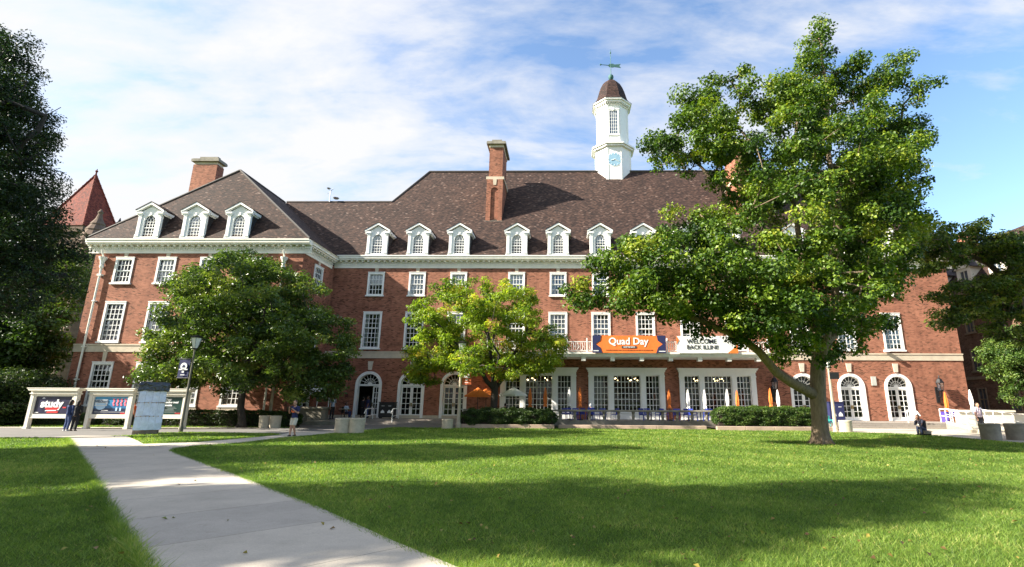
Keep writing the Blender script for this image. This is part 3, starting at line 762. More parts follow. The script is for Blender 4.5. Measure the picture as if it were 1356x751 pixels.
for sx in (-1, 1):
    P = [(3.01, -.01), (3.01, 1.43), (2.28, 1.43), (2.36, 1.0), (2.75, .72), (2.36, .45), (2.2, -.01)]
    P = [(sx*a, b) for a, b in P]; mb = MB(); mb.prism_y(P if sx < 0 else P[::-1], -.05, -.036); mb.build('navy_end', NAVY, t)
WT = plain('white_ink', (.85, .85, .85), .6, var=.02); BI = plain('black_ink', (.02, .02, .03), .6)
text('Quad Day', .80, WT, t, (-.05, -.04, .93), bold=.018, sx=.98)
mb = MB(); mb.box(-.62, .62, -.044, -.034, .38, .56); mb.build('pill', plain('dark_tag', (.05, .06, .06), .6), t)
text('SAVE THE DATE', .13, WT, t, (0, -.05, .47), bold=.004)
mb = MB()
x = -1.9
while x < 1.9: w = rnd.uniform(.05, .22); mb.box(x, x+w, -.042, -.034, .20, .26); x += w+.05
mb.build('small_print', plain('brown_ink', (.25, .06, .02), .6), t)
mb = MB(); mb.box(-2.93, -2.5, -.058, -.051, .13, .2); mb.box(2.42, 2.95, -.058, -.051, .1, .17); mb.build('small_print', WT, t)
t = thing('banner', 'white banner reading welcome back, with orange corner, tied to the balcony railing', 'banner', (12.0, YB-.03, 5.72), group='cloth banners on the balcony')
mb = MB(); banner_cloth(mb, -2.9, 2.05, 0, 1.40, -.02, amp=.012, seed=9); mb.build('cloth', CANVAS, t, smooth=True)
mb = MB(); mb.prism_y([(1.2, 0), (2.06, 0), (2.06, .85), (1.85, .5)], -.046, -.036); mb.build('orange_corner', ORNB, t); mb = MB(); mb.prism_y([(-2.91, .7), (-2.7, 1.05), (-2.91, 1.41)][::-1], -.046, -.036); mb.build('orange_corner', ORNB, t)
text('WELCOME', .50, BI, t, (-.85, -.042, .95), bold=.006); text('BACK ILLINI!', .46, BI, t, (-.80, -.042, .47), bold=.006)
# ================================================================ VEGETATION
def leaf_mesh(name, P, N, size, tint, mats, parent, loc, aspect=.62, npr=None):
    """P centres, N normals (n,3), size (n,), tint (n,) -> folded rhomb leaves"""
    n = len(P)
    N = N/np.linalg.norm(N, axis=1, keepdims=True)
    a = npr.normal(size=(n, 3)); a -= (a*N).sum(1, keepdims=True)*N; a /= np.linalg.norm(a, axis=1, keepdims=True)
    b = np.cross(N, a)
    s = size[:, None]
    fold = N*s*.18
    V = np.empty((n, 4, 3)); V[:, 0] = P-a*s*.5; V[:, 1] = P+b*s*.5*aspect+fold; V[:, 2] = P+a*s*.5-N*s*.12; V[:, 3] = P-b*s*.5*aspect+fold
    V = V.reshape(-1, 3)
    base = (np.arange(n)*4)[:, None]
    T = np.concatenate([base+np.array([[0, 1, 2]]), base+np.array([[0, 2, 3]])], axis=1).reshape(-1)
    me = bpy.data.meshes.new(name); me.vertices.add(len(V)); me.vertices.foreach_set('co', V.astype(np.float32).ravel())
    me.loops.add(len(T)); me.loops.foreach_set('vertex_index', T.astype(np.int32))
    nf = len(T)//3; me.polygons.add(nf); me.polygons.foreach_set('loop_start', (np.arange(nf)*3).astype(np.int32))
    me.polygons.foreach_set('loop_total', np.full(nf, 3, np.int32))
    at_ = me.attributes.new('tint', 'FLOAT', 'FACE'); at_.data.foreach_set('value', np.repeat(tint, 2).astype(np.float32))
    me.materials.append(mats); me.update(); me.validate()
    o = bpy.data.objects.new(name, me); COL.objects.link(o); o.location = loc
    if parent: o.parent = parent
    return o

def make_tree(name, label, base, limbs, blobs, nclump, nleaf, leaf, lm, bm, seed=1, tr=.4, rc=(.5, .9), group=None, cat='tree', flat=.55, shell=.5, aspect=.62, twig=.018, dens_h=None, flare=1.6, droop=.0, limbr=None):
    """base = world point; limbs = list of polylines in coordinates relative to base; blobs = ellipsoids (c, r) relative to base"""
    npr = np.random.default_rng(seed); rr = random.Random(seed)
    root = thing(name, label, cat, base, group=group)
    nodes = []; par = []; minr = {}
    def addnode(p, q): nodes.append(Vector(p)); par.append(q); return len(nodes)-1
    for li, L_ in enumerate(limbs):
        pts = [Vector(p) for p in L_]
        if li == 0: prev = addnode(pts[0], -1)
        else:
            prev = min(range(len(nodes)), key=lambda k: (nodes[k]-pts[0]).length)
        for a, b in zip(pts, pts[1:]):
            m = max(1, int((b-a).length/.7))
            for k in range(1, m+1):
                q = a.lerp(b, k/m); w = .05 if li == 0 else .10
                prev = addnode(q+Vector((rr.uniform(-w, w), rr.uniform(-w, w), rr.uniform(-w, w)*.5)), prev)
                if limbr and li in limbr: minr[prev] = limbr[li]
        if limbr and li in limbr:
            ks_ = [k for k in minr if minr[k] == limbr[li]]
            for j_, k in enumerate(ks_): minr[k] = limbr[li]*(1-.65*j_/len(ks_))
    # clump centres
    W = np.array([r[0]*r[1]*r[2] for c, r in blobs])**.75; W /= W.sum()
    C = []
    tries = 0
    while len(C) < nclump and tries < nclump*30:
        tries += 1
        i = (len(C) % len(blobs)) if len(C) < 3*len(blobs) and tries < 12*len(blobs) else npr.choice(len(blobs), p=W); c, r = blobs[i]
        d = npr.normal(size=3); d /= np.linalg.norm(d); f = (shell**3 + (1-shell**3)*npr.random())**(1/3)
        p = Vector((c[0]+d[0]*r[0]*f, c[1]+d[1]*r[1]*f, c[2]+d[2]*r[2]*f))
        mind = rc[0]*.75
        if any((p-q).length < mind for q in C): continue
        C.append(p)
    top = nodes[0]
    C.sort(key=lambda p: min((p-q).length for q in nodes[:len(nodes):3]))
    cnt = [0]*len(nodes); ends = []
    arr = np.array([tuple(n) for n in nodes])
    for p in C:
        d = np.array(p)-arr; dist = np.linalg.norm(d, axis=1) + .55*np.maximum(0, arr[:, 2]-p.z)
        dist[arr[:, 2] < min(1.6, arr[:, 2].max()*.35)] += 8
        k = int(np.argmin(dist)); q = nodes[k]; L_ = (p-q).length
        m = max(1, int(L_/.8)); prev = k; new = []
        for j in range(1, m+1):
            t = j/m; x = q.lerp(p, t); x.z += .12*L_*math.sin(math.pi*t)*(.6); w = .10*L_*(math.sin(math.pi*t))
            x += Vector((rr.uniform(-w, w), rr.uniform(-w, w), rr.uniform(-w, w)*.5)); 
            prev = addnode(x, prev); cnt.append(0); new.append(tuple(x))
        arr = np.vstack([arr, np.array(new)])
        ends.append(prev)
    cnt = [0]*len(nodes)
    for e in ends: cnt[e] += 1
    for k in range(len(nodes)-1, 0, -1): cnt[par[k]] += cnt[k]
    tot = max(1, cnt[0])
    def rad(k): return max(twig, minr.get(k, 0), tr*(max(cnt[k], .4)/tot)**.46)
    kids = [[] for _ in nodes]
    for k in range(1, len(nodes)): kids[par[k]].append(k)
    mb = MB(); stack = [(0, None)]
    while stack:
        k, p0 = stack.pop()
        chain = [k] if p0 is None else [p0, k]
        cur = k
        while kids[cur]:
            ks = sorted(kids[cur], key=lambda q: -cnt[q])
            for q in ks[1:]: stack.append((q, cur))
            cur = ks[0]; chain.append(cur)
        rd = [rad(q) for q in chain]
        if p0 is not None: rd[0] = min(rd[0], rd[1]*1.25)
        P_ = [nodes[q] for q in chain]
        if p0 is None:   # root flare
            P_ = [P_[0]-Vector((0, 0, .1)), P_[0]+Vector((0, 0, .15)), P_[0]+Vector((0, 0, .5))]+P_[1:]
            rd = [tr*flare, tr*(1+(flare-1)*.55), tr*1.08]+[min(tr, r) for r in rd[1:]]
        if len(P_) >= 2: mb.tube(P_, rd, 12 if rd[min(1, len(rd)-1)] > tr*.4 else (6 if rd[0] > .05 else 4))
    if flare > 1.3:
        for k in range(6):
            a = k*1.05+rr.random()*.5; u = Vector((math.cos(a), math.sin(a), 0))
            mb.tube([u*tr*.5+Vector((0, 0, .6)), u*tr*1.1+Vector((0, 0, .18)), u*tr*1.9+Vector((0, 0, -.06))], [tr*.35, tr*.3, tr*.14], 7)
    mb.build('trunk', bm, root, smooth=True)
    # leaves
    Cn = np.array([tuple(c) for c in C]); n = len(C)
    cr = npr.uniform(rc[0], rc[1], n); ct = npr.normal(0, .19, n)
    idx = np.repeat(np.arange(n), (nleaf*(cr/np.mean(rc))**2).astype(int))
    m = len(idx)
    d = npr.normal(size=(m, 3)); d /= np.linalg.norm(d, axis=1, keepdims=True)
    f = npr.random(m)**.45
    off = d*f[:, None]*cr[idx][:, None]; off[:, 2] *= flat
    off[:, 2] -= droop*(off[:, 0]**2+off[:, 1]**2)
    off += npr.normal(0, .05, (m, 3))
    P = Cn[idx]+off
    nr = d*.9 + np.array([0, 0, .75]) + npr.normal(0, .55, (m, 3))
    sz = leaf*npr.uniform(.5, 1.35, m)
    tint = np.clip(.5+ct[idx]+npr.normal(0, .16, m), 0, 1)
    leaf_mesh('crown', P, nr, sz, tint, lm, root, (0, 0, 0), aspect, npr)
    return root

def blob(px, py, rx, ry, Y, base, dy=0.0, rd=None):
    """crown lobe measured on the photo, placed at its real distance Y+dy with a real depth"""
    c = at(px, py, Y+dy); s = (Y+dy)/(at(px+1, py, 1).x-at(px, py, 1).x)**-1 if False else (at(px+10, py, Y+dy)-at(px, py, Y+dy)).x/10
    r = (rx*s, (rd if rd else rx*s), ry*s)
    return ((c.x-base[0], c.y-base[1], c.z-base[2]), r)

# leaf palettes (tint 0..1)
LM_BIG = leaf_mat('sweetgum_leaves', [(0, (.014, .036, .007)), (.35, (.045, .095, .013)), (.62, (.115, .19, .02)), (.88, (.22, .29, .03)), (1, (.32, .34, .04))], .27)
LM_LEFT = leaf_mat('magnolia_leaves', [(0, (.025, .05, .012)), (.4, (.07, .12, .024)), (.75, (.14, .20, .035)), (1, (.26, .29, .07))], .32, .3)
LM_MID = leaf_mat('yellow_green_leaves', [(0, (.06, .11, .012)), (.35, (.14, .22, .02)), (.65, (.26, .34, .03)), (.9, (.40, .42, .045)), (1, (.48, .34, .06))], .45)
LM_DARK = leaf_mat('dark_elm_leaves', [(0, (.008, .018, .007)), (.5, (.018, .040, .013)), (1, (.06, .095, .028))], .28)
LM_BACK = leaf_mat('background_leaves', [(0, (.02, .045, .012)), (.5, (.045, .09, .018)), (1, (.12, .17, .03))], .35)
LM_RIGHT = leaf_mat('olive_leaves', [(0, (.012, .03, .006)), (.4, (.055, .10, .016)), (.75, (.16, .21, .03)), (1, (.28, .26, .05))], .32)
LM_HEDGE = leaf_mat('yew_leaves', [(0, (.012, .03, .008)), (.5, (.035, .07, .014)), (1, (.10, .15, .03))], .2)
LM_HEDGE_B = leaf_mat('sunny_yew_leaves', [(0, (.02, .05, .008)), (.5, (.06, .12, .018)), (1, (.16, .22, .04))], .25)

def rel(px, py, Y, base, dy=0): p = at(px, py, Y+dy); return (p.x-base[0], p.y-base[1], p.z-base[2])

# --- the big lawn tree
YB_ = 22.9; B = Vector((11.05, YB_, 0))
def r_(px, py, dy=0): return rel(px, py, YB_, B, dy)
limbs = [
    [(0, 0, 0), r_(1086, 560), r_(1083, 525), r_(1084, 490), r_(1082, 440, .2), r_(1072, 390, .3), r_(1060, 330, .3), r_(1052, 270, .2), r_(1050, 200), r_(1062, 130)],
    [r_(1080, 518), r_(1050, 508, -.3), r_(1025, 492, -.7), r_(1008, 468, -1.1), r_(985, 448, -1.4), r_(950, 432, -1.8), r_(905, 418, -2.0)],
    [r_(1084, 480), r_(1100, 420, -.5), r_(1112, 350, -.8), r_(1108, 280, -1.2), r_(1100, 200, -1), r_(1092, 110, -.5), r_(1090, 60, -.3)],
    [r_(1084, 470), r_(1120, 420, 1), r_(1150, 360, 1.6), r_(1170, 290, 2), r_(1180, 210, 1.6), r_(1195, 140, 1)],
    [r_(1078, 420), r_(1030, 370, -1.2), r_(985, 330, -2), r_(940, 300, -2.5)],
    [r_(1060, 330), r_(1010, 290, .6), r_(960, 250, 1.0), r_(915, 210, .8), r_(880, 195, .5)],
    [r_(1050, 270), r_(1000, 200, 0), r_(965, 150, 0)],
    [r_(1075, 430), r_(1040, 390, -2.0), r_(1000, 375, -3.5), r_(950, 365, -4.0)],
    [r_(1082, 440), r_(1060, 400, 2.2), r_(1020, 370, 4.0)], [r_(1082, 440), r_(1110, 400, -2.2), r_(1140, 380, -4.0)],
]
bl = []
def B_(px, py, rx, ry, dys=(0,), rd=None):
    for d in dys: bl.append(blob(px, py, rx, ry, YB_, B, d, rd))
B_(1088, 34, 13, 20); B_(1086, 66, 20, 26); B_(1060, 95, 18, 22); B_(1092, 88, 26, 24); B_(1078, 110, 36, 34, (0,)); B_(1045, 140, 45, 36, (-1, 1.5))
B_(965, 145, 44, 40, (-.5, 1.2)); B_(925, 128, 30, 22); B_(985, 105, 20, 18); B_(895, 182, 48, 26, (0,)); B_(870, 200, 26, 12); B_(1165, 125, 32, 30, (-1, 1)); B_(1130, 90, 12, 18); B_(1192, 92, 14, 20); B_(1230, 118, 28, 10); B_(1200, 150, 26, 20)
B_(1120, 200, 75, 60, (-3, 0, 3)); B_(1010, 215, 65, 48, (-2.5, 1.5)); B_(1180, 220, 45, 70, (-1.5, 2)); B_(1205, 190, 25, 45, (0,)); B_(940, 222, 50, 20, (-.5,)); B_(1215, 290, 14, 30, (.5,))
B_(1080, 290, 85, 55, (-4, 3.5)); B_(1170, 310, 45, 45, (-2, 2.5)); B_(960, 310, 42, 34, (-2.5, 0)); B_(1000, 340, 60, 45, (-4.2, -1))
B_(900, 345, 60, 32, (-3.2,)); B_(860, 360, 60, 26, (-2.2,)); B_(795, 385, 36, 16, (-2.0,)); B_(835, 395, 40, 12, (-2.5,)); B_(920, 385, 75, 30, (-3, -1)); B_(1010, 400, 70, 36, (-4, -1.5, 2))
B_(1095, 370, 75, 48, (-4.5, 0, 4)); B_(1140, 410, 48, 36, (-2.8, 2)); B_(1150, 365, 40, 36, (-3,)); B_(1060, 440, 62, 30, (-2.5, 1.8)); B_(1100, 462, 34, 18, (-1.6, 1.5)); B_(1030, 468, 24, 12, (1.5,)); B_(905, 415, 40, 9, (-2,))
B_(1192, 345, 26, 22, (1,)); B_(1180, 380, 20, 16, (-1.5,))
B_(825, 345, 46, 26, (-2.4,)); B_(860, 320, 40, 18, (-2.2,)); B_(905, 285, 40, 22, (-1.8,)); B_(905, 315, 50, 26, (-3.5, -1)); B_(775, 388, 30, 14, (-2.2,)); B_(960, 425, 40, 16, (-2.4, -1)); B_(1010, 455, 30, 14, (-2,)); B_(900, 400, 40, 16, (-3,)); B_(1040, 120, 22, 24); B_(1115, 130, 24, 26); B_(800, 365, 34, 20, (-2.4,)); B_(890, 200, 38, 20, (-1,)); B_(940, 180, 50, 40, (-1.5, 1)); B_(990, 260, 50, 36, (-2.5, 1)); B_(960, 350, 60, 36, (-4,)); B_(870, 390, 60, 20, (-3.2, -1.6))
B_(1050, 170, 60, 50, (-2, 1.5)); B_(1150, 250, 60, 60, (-3, 0, 2.5)); B_(1120, 330, 60, 50, (-3.5, 1)); B_(1050, 380, 60, 40, (-4.5, 2)); B_(990, 430, 50, 26, (-2.5,)); B_(1200, 250, 26, 60, (0,))
make_tree('sweetgum_tree', 'tall spreading green shade tree standing alone on the lawn, thick low limb reaching left', B, limbs, bl, 1000, 185, .145, LM_BIG, BARK, 11, .33, (.38, .76), flat=.66, shell=.5, aspect=.8, limbr={1: .205, 2: .17, 3: .15, 4: .12, 5: .11})

# --- dark round tree by the wing
YL = 33.5; B = Vector((-21.0, YL, 0)); bl = []
def r_(px, py, dy=0): return rel(px, py, YL, B, dy)
limbs = [[(0, 0, 0), r_(319, 540), r_(322, 512), r_(330, 470), r_(330, 420), r_(325, 375)],
         [r_(320, 525), r_(305, 500, -.4), r_(280, 470, -1), r_(250, 440, -1.5)], [r_(322, 512), r_(345, 490, .2), r_(375, 465, .5), r_(410, 440, .5)],
         [r_(326, 490), r_(320, 450, 2), r_(300, 410, 3)], [r_(326, 490), r_(340, 450, -2), r_(350, 410, -3)]]
for a in ((325, 385, 70, 42), (270, 405, 50, 45), (240, 455, 46, 42), (210, 480, 22, 26), (330, 430, 90, 55), (400, 410, 38, 38), (425, 450, 38, 42), (395, 490, 45, 28), (330, 480, 60, 30), (290, 495, 60, 22), (430, 495, 26, 22), (230, 505, 40, 14), (450, 460, 16, 22), (260, 370, 22, 20), (370, 375, 36, 24), (440, 500, 24, 24), (408, 518, 34, 14), (212, 498, 24, 20), (325, 352, 46, 14), (300, 440, 60, 50), (380, 440, 50, 50), (445, 430, 20, 30)):
    for d in ((-2.6, 0, 2.2) if a[2] > 45 else (-.8, 1)): bl.append(blob(*a, YL, B, d))
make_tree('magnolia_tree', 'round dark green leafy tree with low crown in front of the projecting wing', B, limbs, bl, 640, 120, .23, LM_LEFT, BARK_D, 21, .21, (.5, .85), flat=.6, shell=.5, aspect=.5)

# --- yellow-green tree
YM = 37.3; B = Vector((-5.0, YM, .2)); bl = []
def r_(px, py, dy=0): return rel(px, py, YM, B, dy)
limbs = [[(0, 0, 0), r_(655, 540), r_(655, 515), r_(652, 480), r_(645, 440), r_(640, 400)], [r_(655, 520), r_(636, 492, -.5), r_(610, 460, -1), r_(585, 435, -1.3)],
         [r_(655, 520), r_(668, 490, .3), r_(690, 455, .6), r_(700, 430, .6)], [r_(655, 505), r_(650, 460, 2), r_(660, 420, 2.6)], [r_(655, 505), r_(660, 470, -2), r_(640, 430, -2.8)]]
for a in ((640, 395, 62, 22), (600, 415, 45, 28), (565, 430, 25, 18), (580, 465, 42, 28), (560, 490, 22, 20), (640, 440, 80, 38), (690, 420, 36, 30), (715, 455, 36, 24), (660, 480, 80, 22), (612, 478, 40, 12), (700, 485, 36, 12), (735, 460, 14, 14), (722, 480, 20, 10), (560, 408, 14, 12), (552, 470, 14, 14), (600, 385, 26, 14), (548, 497, 14, 12), (625, 382, 30, 14), (690, 398, 22, 16)):
    for d in ((0, 2.2) if a[1] > 474 and a[2] > 30 and a[0] < 640 else ((-2.4, 0, 2.2) if a[2] > 44 else (-.8, .8))): bl.append(blob(*a, YM, B, d))
make_tree('young_maple_tree', 'yellow green leafy tree behind the low shrubs near the arched doors', B, limbs, bl, 400, 120, .20, LM_MID, BARK_D, 31, .26, (.42, .75), flat=.5, shell=.5, aspect=.5, droop=.15)

# --- tall dark tree at the left edge of the photo
YD = 21.5; B = Vector((-28.6, YD, 0)); bl = []
limbs = [[(0, 0, 0), (.1, 0, 3), (.3, .2, 7), (.2, 0, 12), (-.6, 0, 15.5), (-1.2, 0, 18)], [(.1, 0, 4), (3, 1, 7), (5.5, 1, 9)], [(.2, 0, 6), (-4, 1, 9), (-6, 1, 12)], [(.2, 0, 5), (1, -3, 9), (1.5, -5, 12)], [(.3, 0, 8), (3, -1, 12), (5, -1, 15)]]
for a in ((20, 48, 12, 22), (14, 80, 22, 26), (-14, 110, 42, 76), (-2, 58, 14, 28), (30, 150, 26, 46), (0, 200, 56, 80), (45, 225, 28, 50), (10, 300, 60, 60), (50, 300, 28, 40), (76, 320, 12, 26), (5, 370, 55, 50), (60, 365, 22, 20), (-50, 170, 50, 90), (-50, 280, 50, 80), (20, 112, 24, 28), (50, 185, 20, 36)):
    for d in ((-2, 1.5) if a[2] > 30 else (0,)): bl.append(blob(a[0]-12, *a[1:], YD, B, d, 2.2))
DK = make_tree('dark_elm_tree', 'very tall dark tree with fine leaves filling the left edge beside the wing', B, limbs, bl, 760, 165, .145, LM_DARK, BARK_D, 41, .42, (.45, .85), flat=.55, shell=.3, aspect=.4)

# --- trees outside the frame that throw the shade on the lawn
B = Vector((0, 0, 0)); bl = [((0, 0, 9), (5.2, 4.2, 5)), ((0, 0, 14), (4, 3, 4)), ((0, 0, 17.5), (2.2, 1.8, 3)), ((2, 1, 10), (4, 3, 3))]
limbs = [[(0, 0, 0), (0, 0, 4), (.3, 0, 9), (0, 0, 14), (0, 0, 18)], [(0, 0, 4.5), (3, 1, 8), (4, 1, 10)], [(0, 0, 5), (-3, -1, 9)], [(0, 0, 6), (1, 3, 10)], [(0, 0, 6), (0, -3, 10)]]
SH = make_tree('shade_tree', 'shade tree on the quad left of the path', (-29.5, 10.6, 0), limbs, bl, 220, 190, .34, LM_BACK, BARK_B, 51, .4, (.8, 1.4), group='shade trees beside the quad', shell=.3)
dup(SH, (-25.2, .9, 0), .2, scale=(1.0, .9, 1.06)); dup(SH, (-34.0, 4.6, 0), 4.0, scale=(1.1, 1.1, .82)); dup(SH, (-26, -14, 0), 3.0); dup(SH, (24, -22, 0), 3.0, scale=(1.1, 1.1, 1)); dup(SH, (2, -34, 0), 5.0, scale=(1.1, 1.1, 1)); dup(SH, (-14, -30, 0), .5); dup(SH, (14, -40, 0), 1.5)

# --- trees and bushes at the left behind the path
def simple_tree(name, label, base, h, r, seed, lm, nc=150, nl=110, leaf=.3, tr=.22, group=None, low=.25, cat='tree'):
    rr = random.Random(seed); bl = []
    for k in range(9):
        a = rr.uniform(0, 6.28); q = rr.uniform(0, .55)*r; z = rr.uniform(low, .85)*h
        bl.append(((q*math.cos(a), q*math.sin(a), z), (r*rr.uniform(.4, .7), r*rr.uniform(.4, .7), h*rr.uniform(.13, .22))))
    limbs = [[(0, 0, 0), (.1, 0, h*.3), (0, .1, h*.6), (.1, 0, h*.85)]]
    return make_tree(name, label, base, limbs, bl, nc, nl, leaf, lm, BARK_B, seed, tr, (.5*r/3, .9*r/3) if r > 3 else (.4, .75), group=group, shell=.35, cat=cat)
simple_tree('broadleaf_tree', 'mid green tree between the tall dark tree and the corner of the wing', (-42.3, 39, 0), 11.5, 4.0, 61, LM_BACK)
simple_tree('broadleaf_tree', 'dark bushy tree behind the first poster board at far left', (-47, 38, 0), 9, 5.0, 62, LM_DARK)
simple_tree('broadleaf_tree', 'tall green tree rising behind the bushes at the left edge', (-54, 48, 0), 17, 6.5, 63, LM_BACK, 200)
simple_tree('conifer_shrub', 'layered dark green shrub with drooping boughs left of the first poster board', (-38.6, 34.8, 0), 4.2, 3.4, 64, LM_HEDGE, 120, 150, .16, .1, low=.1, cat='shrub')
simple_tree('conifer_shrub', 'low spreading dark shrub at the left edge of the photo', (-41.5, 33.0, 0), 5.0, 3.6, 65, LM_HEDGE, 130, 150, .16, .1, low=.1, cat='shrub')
# --- right hand trees
YR = 29.0; B = Vector((31.5, YR, 0)); bl = []
def r_(px, py, dy=0): return rel(px, py, YR, B, dy)
limbs = [[(0, 0, 0), (-.2, 0, 2), (-.6, 0, 4), r_(1362, 430), r_(1345, 380), r_(1335, 340)], [r_(1362, 430), r_(1335, 405, 0), r_(1300, 390, 0), r_(1265, 400, 0)], [r_(1355, 400), r_(1310, 350, .5), r_(1270, 330, .8), r_(1235, 315, .8)], [r_(1345, 380), r_(1390, 340, 0), r_(1420, 300, 0)]]
for a in ((1328, 322, 24, 20), (1350, 350, 20, 30), (1340, 425, 30, 22), (1335, 335, 22, 22), (1345, 375, 24, 18), (1300, 378, 26, 12), (1268, 385, 26, 16), (1290, 412, 34, 20), (1256, 420, 20, 13), (1325, 405, 30, 20), (1345, 440, 28, 18), (1380, 380, 40, 60), (1262, 318, 30, 22), (1225, 322, 24, 24), (1290, 312, 22, 20), (1230, 350, 18, 12), (1315, 325, 18, 12), (1245, 345, 26, 12)):
    for d in (-.8, .8): bl.append(blob(*a, YR, B, d, 1.6))
make_tree('spreading_tree', 'olive green tree leaning in from the right edge with drooping boughs', B, limbs, bl, 260, 105, .19, LM_RIGHT, BARK_B, 71, .28, (.42, .72), flat=.5, shell=.4)
simple_tree('round_evergreen', 'rounded green shrub tree at the right edge above the ramp wall', tuple(at(1352, 500, 37).xy)+(0,), 7.4, 2.6, 72, LM_HEDGE_B, 170, 150, .15, .12, low=.30, cat='shrub')

# --- hedges
def hedge(name, label, x0, x1, y0, y1, z0, z1, lm, dens=420, leaf=.085, seed=1, cat='hedge', rounded=.3, bump=.12):
    npr = np.random.default_rng(seed)
    root = thing(name, label, cat, ((x0+x1)/2, (y0+y1)/2, z0))
    a, b, h = (x1-x0)/2, (y1-y0)/2, z1-z0
    n = int(dens*(2*a*(2*b)+2*(2*a+2*b)*h))
    d = npr.normal(size=(n, 3)); 
    # superellipsoid surface via random box points
    P = npr.uniform(-1, 1, (n, 3)); ax = npr.choice([0, 1, 2], n, p=[.12, .5, .38]); sg = npr.choice([-1, 1], n)
    for k in range(3):
        mk = ax == k; P[mk, k] = sg[mk]
    P[:, 2] = np.where(ax == 2, 1, P[:, 2])
    S = (np.abs(P)**6).sum(1)**(1/6); Q = P/S[:, None]
    Nn = np.sign(Q)*np.abs(Q)**5
    W = np.array([noise.noise(Vector((q[0]*a*1.7+seed, q[1]*b*1.7, q[2]*h*2))) for q in Q])
    sc_ = 1 + 0*W
    X = np.stack([Q[:, 0]*a, Q[:, 1]*b, (Q[:, 2]+1)/2*h], 1)
    nn = Nn/np.maximum(1e-6, np.linalg.norm(Nn, axis=1, keepdims=True))
    X += nn*(W[:, None]*bump + npr.normal(0, .035, (n, 1)))
    X[:, 2] = np.maximum(X[:, 2], .02)
    leaf_mesh('foliage', X, nn+npr.normal(0, .7, (n, 3)), leaf*npr.uniform(.6, 1.4, n), np.clip(.45+W*.5+npr.normal(0, .2, n), 0, 1), lm, root, (0, 0, 0), .5, npr)
    mb = MB(); i = .16; mb.box(-a+i, a-i, -b+i, b-i, 0, h-i); mb.build('branch_core', PSOIL, root)
    return root
hedge('yew_hedge', 'clipped yew hedge with flat top beside the big lawn tree', 10.1, 17.2, 34.95, 36.5, .25, 1.42, LM_HEDGE_B, 700, .10, 3, bump=.16)
hedge('yew_shrubs', 'low dark shrubs behind the stone curb under the yellow green tree', -7.2, -.7, 35.1, 36.9, .2, 1.18, LM_HEDGE, 600, .12, 4, bump=.28, cat='shrubs')
hedge('boxwood_hedge', 'long low dark hedge behind the poster boards and the round dark tree', -31.5, -18.2, 34.9, 35.9, 0, 1.0, LM_HEDGE, 520, .10, 5)
hedge('boxwood_hedge', 'short low hedge left of the poster boards', -44, -32.4, 35.4, 36.2, 0, .8, LM_HEDGE, 450, .10, 6)
# ================================================================ GROUND
def ground_mat():
    m, N, L, b = newmat('turf_soil')
    g = N.new('ShaderNodeNewGeometry')
    n1 = N.new('ShaderNodeTexNoise'); n1.inputs['Scale'].default_value = .35; n1.inputs['Detail'].default_value = 5
    n2 = N.new('ShaderNodeTexNoise'); n2.inputs['Scale'].default_value = 14; n2.inputs['Detail'].default_value = 8; n2.inputs['Roughness'].default_value = .75
    L.new(g.outputs['Position'], n1.inputs['Vector']); L.new(g.outputs['Position'], n2.inputs['Vector'])
    r1 = ramp(N, [(.3, (.075, .13, .022)), (.55, (.11, .17, .03)), (.75, (.17, .20, .045))]); L.new(n1.outputs['Fac'], r1.inputs[0])
    r2 = ramp(N, [(.3, (.5, .5, .5)), (.6, (1.1, 1.1, 1.0))]); L.new(n2.outputs['Fac'], r2.inputs[0])
    L.new(mix(N, L, 1.0, r1.outputs[0], r2.outputs[0], 'MULTIPLY'), b.inputs['Base Color']); b.inputs['Roughness'].default_value = .95; b.inputs['Specular IOR Level'].default_value = .1
    bp = N.new('ShaderNodeBump'); bp.inputs['Strength'].default_value = 1; bp.inputs['Distance'].default_value = .06; L.new(n2.outputs['Fac'], bp.inputs['Height']); L.new(bp.outputs['Normal'], b.inputs['Normal'])
    return m
TURF = ground_mat()
mb = MB(); mb.poly([(-1500, -800, 0), (1500, -800, 0), (1500, 2500, 0), (-1500, 2500, 0)]); structure(mb.build('lawn', TURF))

